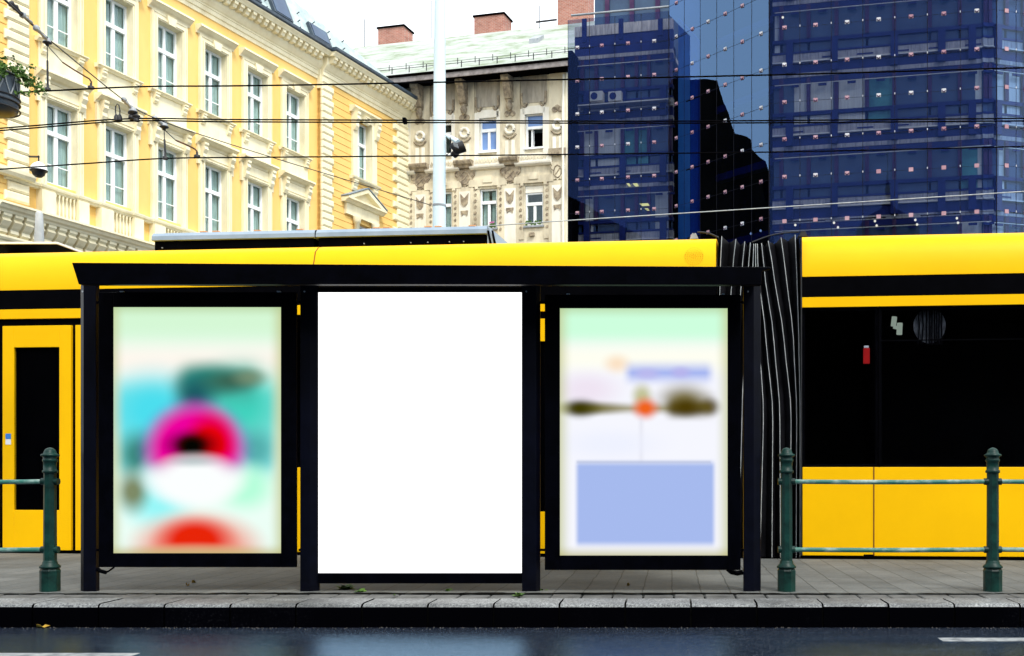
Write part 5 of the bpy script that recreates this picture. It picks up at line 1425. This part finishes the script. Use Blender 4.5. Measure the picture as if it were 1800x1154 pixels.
P3 = [hit(gl, u, v, 1, -30) for u, v in ((970, 330), (998, 350), (1006, 352), (1022, 366), (1040, 379), (1066, 384), (1072, 396), (1083, 404), (1086, 480), (970, 480))]
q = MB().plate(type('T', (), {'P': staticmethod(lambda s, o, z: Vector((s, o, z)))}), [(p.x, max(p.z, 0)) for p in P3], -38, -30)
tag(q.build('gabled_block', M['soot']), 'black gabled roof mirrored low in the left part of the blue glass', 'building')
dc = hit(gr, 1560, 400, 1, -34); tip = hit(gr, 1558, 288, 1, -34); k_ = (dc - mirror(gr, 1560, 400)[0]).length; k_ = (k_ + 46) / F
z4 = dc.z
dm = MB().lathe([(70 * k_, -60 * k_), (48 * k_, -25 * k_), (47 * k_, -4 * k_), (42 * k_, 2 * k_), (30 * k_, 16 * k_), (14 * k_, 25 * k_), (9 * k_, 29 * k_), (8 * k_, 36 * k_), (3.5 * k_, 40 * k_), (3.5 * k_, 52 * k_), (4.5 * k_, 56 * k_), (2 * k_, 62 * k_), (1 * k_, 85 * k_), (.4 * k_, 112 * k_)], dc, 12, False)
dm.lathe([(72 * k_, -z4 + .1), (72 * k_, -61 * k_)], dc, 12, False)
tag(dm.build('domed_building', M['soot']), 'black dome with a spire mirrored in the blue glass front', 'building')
q = MB(); rz_ = random.Random(2)
x = -70
while x < 75:
    w = rz_.uniform(9, 15); h = rz_.uniform(9.5, 12.5)
    q = MB().box(W, x, x + w - .02, -26, -14, 0, h)
    q.run(type('T', (), {'P': staticmethod(lambda s, o, z: Vector((s, o, z)))}), [(-14.0, h), (-13.5, h), (-13.5, h + .5), (-20, h + 3), (-26, h + .5), (-26, h)], x, x + w - .02)
    tag(q.build('street_block', M['soot']), 'dark house row across the street mirrored in the black tram windows', 'building', 'houses across the street'); x += w

# ------------------------------------------------------------------ mast, overhead wires, hangers
YM = 18.5
kM = YM / F
mast = thing('mast', 'tall pale blue white mast rising behind the tram', 'mast', tuple(at(773, 835, YM) * 1.0 - Vector((0, 0, ZC))))
def mc(v): return at(773.2 - (v - 0) * .003, v, YM)
q = MB()
zt_ = mc(-120)
b0 = mc(400); dirm = (b0 - zt_).normalized(); base = b0 + dirm * (b0.z / -dirm.z)
q.tube([base, mc(400), mc(200), mc(0), zt_], [12.6 * kM, 11.3 * kM, 10.7 * kM, 9.6 * kM, 9 * kM], 20); q.build('shaft', M['mast'], mast)
q = MB().lathe([(11.6 * kM, -2 * kM), (12 * kM, 0), (11.6 * kM, 2 * kM)], mc(362), 20); q.build('wire_clamp', M['grey'], mast)
fl = thing('floodlight', 'black floodlight on a tilted arm fixed to the pale mast', 'floodlight', tuple(at(800, 258, YM - .25)))
A = at(784, 238, YM - .1); B = at(805, 250, YM - .25)
MB().tube([A, A.lerp(B, .3), B], [2 * kM, 3.5 * kM, 5 * kM], 8).build('arm', M['mast'], fl)
hd = MB().tube([at(795, 255, YM - .3), at(803, 262, YM - .32), at(816, 257, YM - .3)], [6 * kM, 10 * kM, 10 * kM], 10)
hd.build('head', M['darkmetal'], fl)
MB().tube([at(797, 268, YM - .3), at(803, 275, YM - .3)], [7 * kM, 5 * kM], 8).build('lens_hood', M['darkmetal'], fl)
for i in range(4):
    MB().tube([at(797 + i * 2.2, 250.5 + i * 1.0, YM - .55), at(799 + i * 2.2, 258 + i * 1.0, YM - .55)], .55 * kM, 5).build('fin', M['grey'], fl)
MB().tube([at(792, 242, YM - .2), at(791, 268, YM - .2), at(785, 273, YM - .12)], 1.3 * kM, 6).build('bracket', M['darkmetal'], fl)

def spline(pts, n=10):
    out = []
    P = [pts[0]] + list(pts) + [pts[-1]]
    for i in range(1, len(P) - 2):
        for j in range(n):
            t = j / n; a, b, c, d = P[i-1], P[i], P[i+1], P[i+2]
            out.append(.5 * ((2*b) + (-a + c) * t + (2*a - 5*b + 4*c - d) * t*t + (-a + 3*b - 3*c + d) * t**3))
    out.append(pts[-1]); return out
def wire(pix, Y, r, label, mat='black', ext=4.0):
    pts = [at(u, v, Y) for u, v in pix]
    pts = [pts[0] + (pts[0] - pts[1]).normalized() * ext] + pts + [pts[-1] + (pts[-1] - pts[-2]).normalized() * ext]
    tag(MB().tube(spline(pts, 6), r, 6).build('overhead_wire', M[mat]), label, 'wire', 'overhead tram wires')
w1 = [(25, 163), (240, 153), (400, 151.5), (600, 148.5), (980, 140.5), (1400, 131), (1800, 119.5)]
wire(w1, 11.4, .0085, 'topmost black tram wire crossing the whole view')
w2 = [(0, 226), (220, 209.5), (400, 210.5), (760, 212), (1100, 213.5), (1400, 212), (1800, 208.5)]
w3 = [(0, 230), (220, 213.5), (400, 214.5), (760, 216), (1100, 217), (1400, 216), (1800, 213)]
wire(w2, 13.1, .0088, 'upper wire of the close black pair')
wire(w3, 13.1, .0088, 'lower wire of the close black pair')
w4 = [(0, 298), (150, 288), (289, 279), (450, 277), (760, 274.5), (980, 272), (1400, 267), (1800, 258)]
wire(w4, 14.6, .0095, 'lowest black tram wire below the close pair')
wire([(940, 392), (1000, 388), (1400, 362.6), (1800, 337)], 17.0, .0085, 'thin pale wire rising to the right in front of the blue glass', 'piping', 1.0)
tag(MB().box(W, *sorted((at(708.5, 0, 13.1).x, at(714.5, 0, 13.1).x)), 13.06, 13.14, at(0, 217.5, 13.1).z, at(0, 208.5, 13.1).z).build('wire_clip', M['black'], bevel=.004), 'small black clip joining the close pair of wires', 'clip')
# cross span carrying them, from beyond the left edge to the mast
sp = [at(-60, -60, 9.5), at(8, 0, 10.4), at(84, 68, 11.4), at(218, 177, 13.0), at(272, 208, 13.8), at(349, 236, 14.6), at(481, 278, 16.0), at(600, 314, 17.0), at(757, 361, 18.4)]
spn = thing('span_wire', 'slanting cross span with links and insulators running down from the top left corner', 'span wire', tuple(sp[1]))
MB().tube(sp[1:3], .012, 6).build('cable', M['darkmetal'], spn)
MB().tube(spline(sp[2:], 4), .007, 5).build('cable', M['darkmetal'], spn)
MB().tube([sp[0], sp[1]], .012, 6).build('cable', M['darkmetal'], spn)
def alongpx(u, v, Y): return at(u, v, Y)
for (a, b, r, mt) in (((17, 5, 10.6), (30, 16, 10.7), .035, 'darkmetal'), ((28, 14, 10.7), (42, 28, 10.8), .018, 'darkmetal'), ((44, 30, 10.8), (57, 41, 10.95), .016, 'grey'), ((64, 50, 11.0), (82, 70, 11.3), .022, 'grey'), ((219, 177, 13.0), (232, 191, 13.1), .028, 'grey'), ((271, 208, 13.9), (284, 218, 14.5), .03, 'grey')):
    pa_, pb_ = at(*a), at(*b); pm = pa_.lerp(pb_, .5)
    MB().tube([pa_, pa_.lerp(pb_, .2), pm, pa_.lerp(pb_, .8), pb_], [r * .5, r, r * .6, r, r * .5], 8).build('turnbuckle', M[mt], spn)
for (u, v, Y) in ((40, 27, 10.8), (64, 50, 11.05), (218, 175.5, 13.0), (272, 208, 13.85)):
    MB().lathe([(.005, -.035), (.03, -.02), (.035, 0), (.03, .02), (.005, .035)], at(u, v, Y), 10).build('shackle', M['grey'], spn)
def hanger(label, u, v, Y, kind, uw, vw, arm):
    k = Y / F; c = at(u, v, Y)
    t = thing('wire_hanger', label, 'hanger', tuple(c), 'insulated hangers of the tram wires')
    MB().lathe([(1.5 * k, 4 * k), (4.5 * k, 2.5 * k), (5.5 * k, -1 * k), (6.2 * k, -4 * k)], c, 12).build('insulator', M['grey'], t)
    MB().lathe([(6.4 * k, -4 * k), (7.6 * k, -5 * k), (7.4 * k, -6.5 * k), (3 * k, -8.5 * k), (2.5 * k, -11 * k)], c, 12).build('shed', M['darkmetal'], t)
    if kind == 'rod':
        e = at(uw, vw, Y); a = c - Vector((0, 0, 10 * k))
        MB().tube([a, a.lerp(e, .35)], .8 * k, 5).build('drop_wire', M['darkmetal'], t)
        MB().tube([a.lerp(e, .33), a.lerp(e, .36), e + Vector((0, 0, 6 * k)), e], [1 * k, 1.7 * k, 1.7 * k, 1 * k], 6).build('drop_rod', M['darkmetal'], t)
        MB().lathe([(2 * k, 9 * k), (2 * k, 4 * k), (5 * k, 2.5 * k), (5 * k, -1.5 * k)], e, 8).build('clamp', M['darkmetal'], t)
        ap = [at(x, y, Y) for x, y in arm]
        MB().tube([a] + ap[:1], .8 * k, 5).build('arm_wire', M['darkmetal'], t)
        MB().tube(ap, 1.5 * k, 6).build('steady_arm', M['rust'], t)
        MB().lathe([(2 * k, 8 * k), (2 * k, 4 * k), (5.5 * k, 2.5 * k), (5.5 * k, -1.5 * k)], ap[-1], 8).build('clamp', M['darkmetal'], t)
    else:
        for du in (-3, 6):
            MB().lathe([(2.5 * k, 0), (6 * k, -2 * k), (6 * k, -4 * k), (3 * k, -6 * k), (5 * k, -9 * k), (5 * k, -12 * k)], at(u + du, v + 6 + du * .6, Y), 10).build('shed', M['darkmetal'], t)
        MB().tube([at(uw, vw, Y), at(uw + 14, vw, Y)], 3.2 * k, 8).build('clamp', M['darkmetal'], t)
hanger('leftmost insulated hanger, holding the topmost wire', 83, 70, 11.4, 'rod', 84, 158, [(110, 110), (130, 123), (150, 135), (157, 139), (160.5, 144), (160, 155)])
hanger('middle insulated hanger, holding the close pair of wires', 234, 192, 13.1, 'pair', 229, 209, None)
hanger('lower insulated hanger, holding the lowest wire', 288.5, 218, 14.6, 'rod', 290.5, 279, [(309, 247), (330, 256), (342, 262), (346, 266), (346.5, 276)])
k = 13.1 / F
lp2 = thing('wire_loop', 'small upright jumper loop standing on the close pair of wires', 'loop', tuple(at(207, 208, 13.1)))
MB().tube([at(203.5 + 1, 208, 13.1), at(203, 195, 13.1), at(203.5, 187, 13.1), at(206, 183, 13.1), at(209, 185, 13.1), at(211, 195, 13.1), at(210, 208, 13.1)], 1.0 * k, 6).build('hoop', M['darkmetal'], lp2)
for u in (204.5, 210.5): MB().lathe([(2 * k, 7 * k), (4 * k, 3 * k), (4.5 * k, -3 * k)], at(u, 209, 13.1), 8).build('clamp', M['darkmetal'], lp2)

# ------------------------------------------------------------------ hanging flower basket at the left edge
YB = 9.0; kB = YB / F
bc = at(-16, 200, YB)
hb = thing('hanging_basket', 'dark metal flower basket with trailing green plants at the left edge', 'basket', tuple(bc))
q = MB().lathe([(2 * kB, 0), (30 * kB, 1 * kB), (41 * kB, 7 * kB), (42 * kB, 18 * kB), (43.5 * kB, 22 * kB), (43.5 * kB, 27 * kB), (42 * kB, 28 * kB), (42.5 * kB, 60 * kB), (44 * kB, 66 * kB), (42 * kB, 70 * kB), (36 * kB, 70 * kB), (36 * kB, 62 * kB)], bc, 28)
q.build('pot', M['zinc'], hb)
q = MB()
for i in range(12):
    a0 = 2 * math.pi * i / 12; a1 = a0 + math.pi / 12; a2 = a0 + math.pi / 6
    def bp(a, z, r=43.2): return bc + Vector((r * kB * math.cos(a), r * kB * math.sin(a), z * kB))
    q.tube([bp(a0, 66), bp(a0 + .07, 50), bp(a1, 28)], 1.3 * kB, 5); q.tube([bp(a2, 66), bp(a2 - .07, 50), bp(a1, 28)], 1.3 * kB, 5)
q.build('lattice', M['grey'], hb)
q = MB()
for z in (8, 20, 29, 66): 
    q.tube([bc + Vector((44.3 * kB * math.cos(t * math.pi / 16), 44.3 * kB * math.sin(t * math.pi / 16), z * kB)) for t in range(33)], 1.5 * kB, 5, False)
q.build('hoop', M['darkmetal'], hb)
MB().tube([bc + Vector((0, 0, 60 * kB)), bc + Vector((0, 0, 330 * kB))], 3 * kB, 8).build('suspension_rod', M['darkmetal'], hb)
rb_ = random.Random(4); lf = MB(); st_ = MB()
def leafq(p, r):
    a = Vector((rb_.gauss(0, 1), rb_.gauss(0, 1), rb_.gauss(0, .6))).normalized(); b = a.cross(Vector((rb_.gauss(0, 1), rb_.gauss(0, 1), rb_.gauss(0, 1)))).normalized()
    lf.add([p, p + a * r * .5 + b * r * .45, p + a * r, p + a * r * .5 - b * r * .45, p + a * r * .5 + a.cross(b) * r * .14], [(0, 1, 4), (1, 2, 4), (2, 3, 4), (3, 0, 4)])
for i in range(420):
    a = rb_.uniform(0, 2 * math.pi); rr = 46 * kB * math.sqrt(rb_.random()) * 1.05
    leafq(bc + Vector((rr * math.cos(a), rr * math.sin(a), (70 + rb_.gauss(14, 9)) * kB)), rb_.uniform(4, 8) * kB)
for i in range(26):
    a = rb_.uniform(-2.4, .9); L_ = rb_.uniform(15, 60); p = bc + Vector((44 * kB * math.cos(a), 44 * kB * math.sin(a), 72 * kB)); pts = [p]
    dv = Vector((math.cos(a), math.sin(a), .3))
    for j in range(9):
        dv = (dv + Vector((rb_.gauss(0, .25), rb_.gauss(0, .25), -.22))).normalized(); pts.append(pts[-1] + dv * L_ / 9 * kB)
    st_.tube(pts, .4 * kB, 4)
    for p in pts[1:]:
        for _ in range(4): leafq(p + Vector((rb_.gauss(0, 2), rb_.gauss(0, 2), rb_.gauss(0, 2))) * kB, rb_.uniform(3, 7) * kB)
for pth in ([(26, 160), (36, 164), (46, 165), (56, 163), (66, 162)], [(24, 148), (34, 143), (42, 150), (47, 152), (54, 151)], [(22, 128), (33, 124), (44, 124), (52, 116), (59, 120)]):
    pts = [at(u, v, YB) for u, v in pth]; st_.tube(pts, .4 * kB, 4)
    for p in spline(pts, 4):
        for _ in range(3): leafq(p + Vector((rb_.gauss(0, 1.6), rb_.gauss(0, 3), rb_.gauss(0, 1.6))) * kB, rb_.uniform(3, 6) * kB)
lf.build('foliage', M['leaf'], hb); st_.build('stem', M['leaf'], hb)

# ------------------------------------------------------------------ canopy and white post beyond the tram at the left
YK = 13.4
cpy = thing('stop_canopy', 'flat dark canopy with a pale edge beyond the tram at the left', 'canopy', tuple(at(20, 835, YK + 1) - Vector((0, 0, ZC))))
xa, xb = at(-60, 0, YK).x, at(97.5, 0, YK).x; zc0 = at(0, 429.5, YK).z; zc1 = at(0, 425.5, YK).z
MB().box(W, xa, xb, YK + .031, YK + 2.4, zc0, zc1 - .003).build('slab', M['black'], cpy)
MB().box(W, xa - .02, xb + .02, YK, YK + .03, zc0 + .004, zc1).build('edge_trim', M['white'], cpy)
MB().box(W, xb + .001, xb + .025, YK + .031, YK + 2.4, zc0 + .004, zc1).build('edge_trim', M['white'], cpy)
for x in (xa + .3, at(22, 0, YK + .6).x):
    MB().tube([(x, YK + .6, 0), (x, YK + .6, zc0)], .04, 8).build('post', M['black'], cpy)
    MB().box(W, x - .03, x + .25, YK + .57, YK + .63, zc0 - .09, zc0 - .001).build('bracket', M['black'], cpy)
YW = 15.2; kW = YW / F
wc = at(69, 835, YW); wc.z = 0
zt_ = at(0, 372, YW).z; z_c = at(0, 430, YW).z
q = MB().lathe([(8.5 * kW, 0), (8.2 * kW, z_c), (5.8 * kW, zt_ - 4 * kW), (4.5 * kW, zt_ - 1 * kW), (1 * kW, zt_)], wc, 14)
tag(q.build('white_post', M['softwhite']), 'white tapered post with a rounded top beyond the tram at the left', 'post')
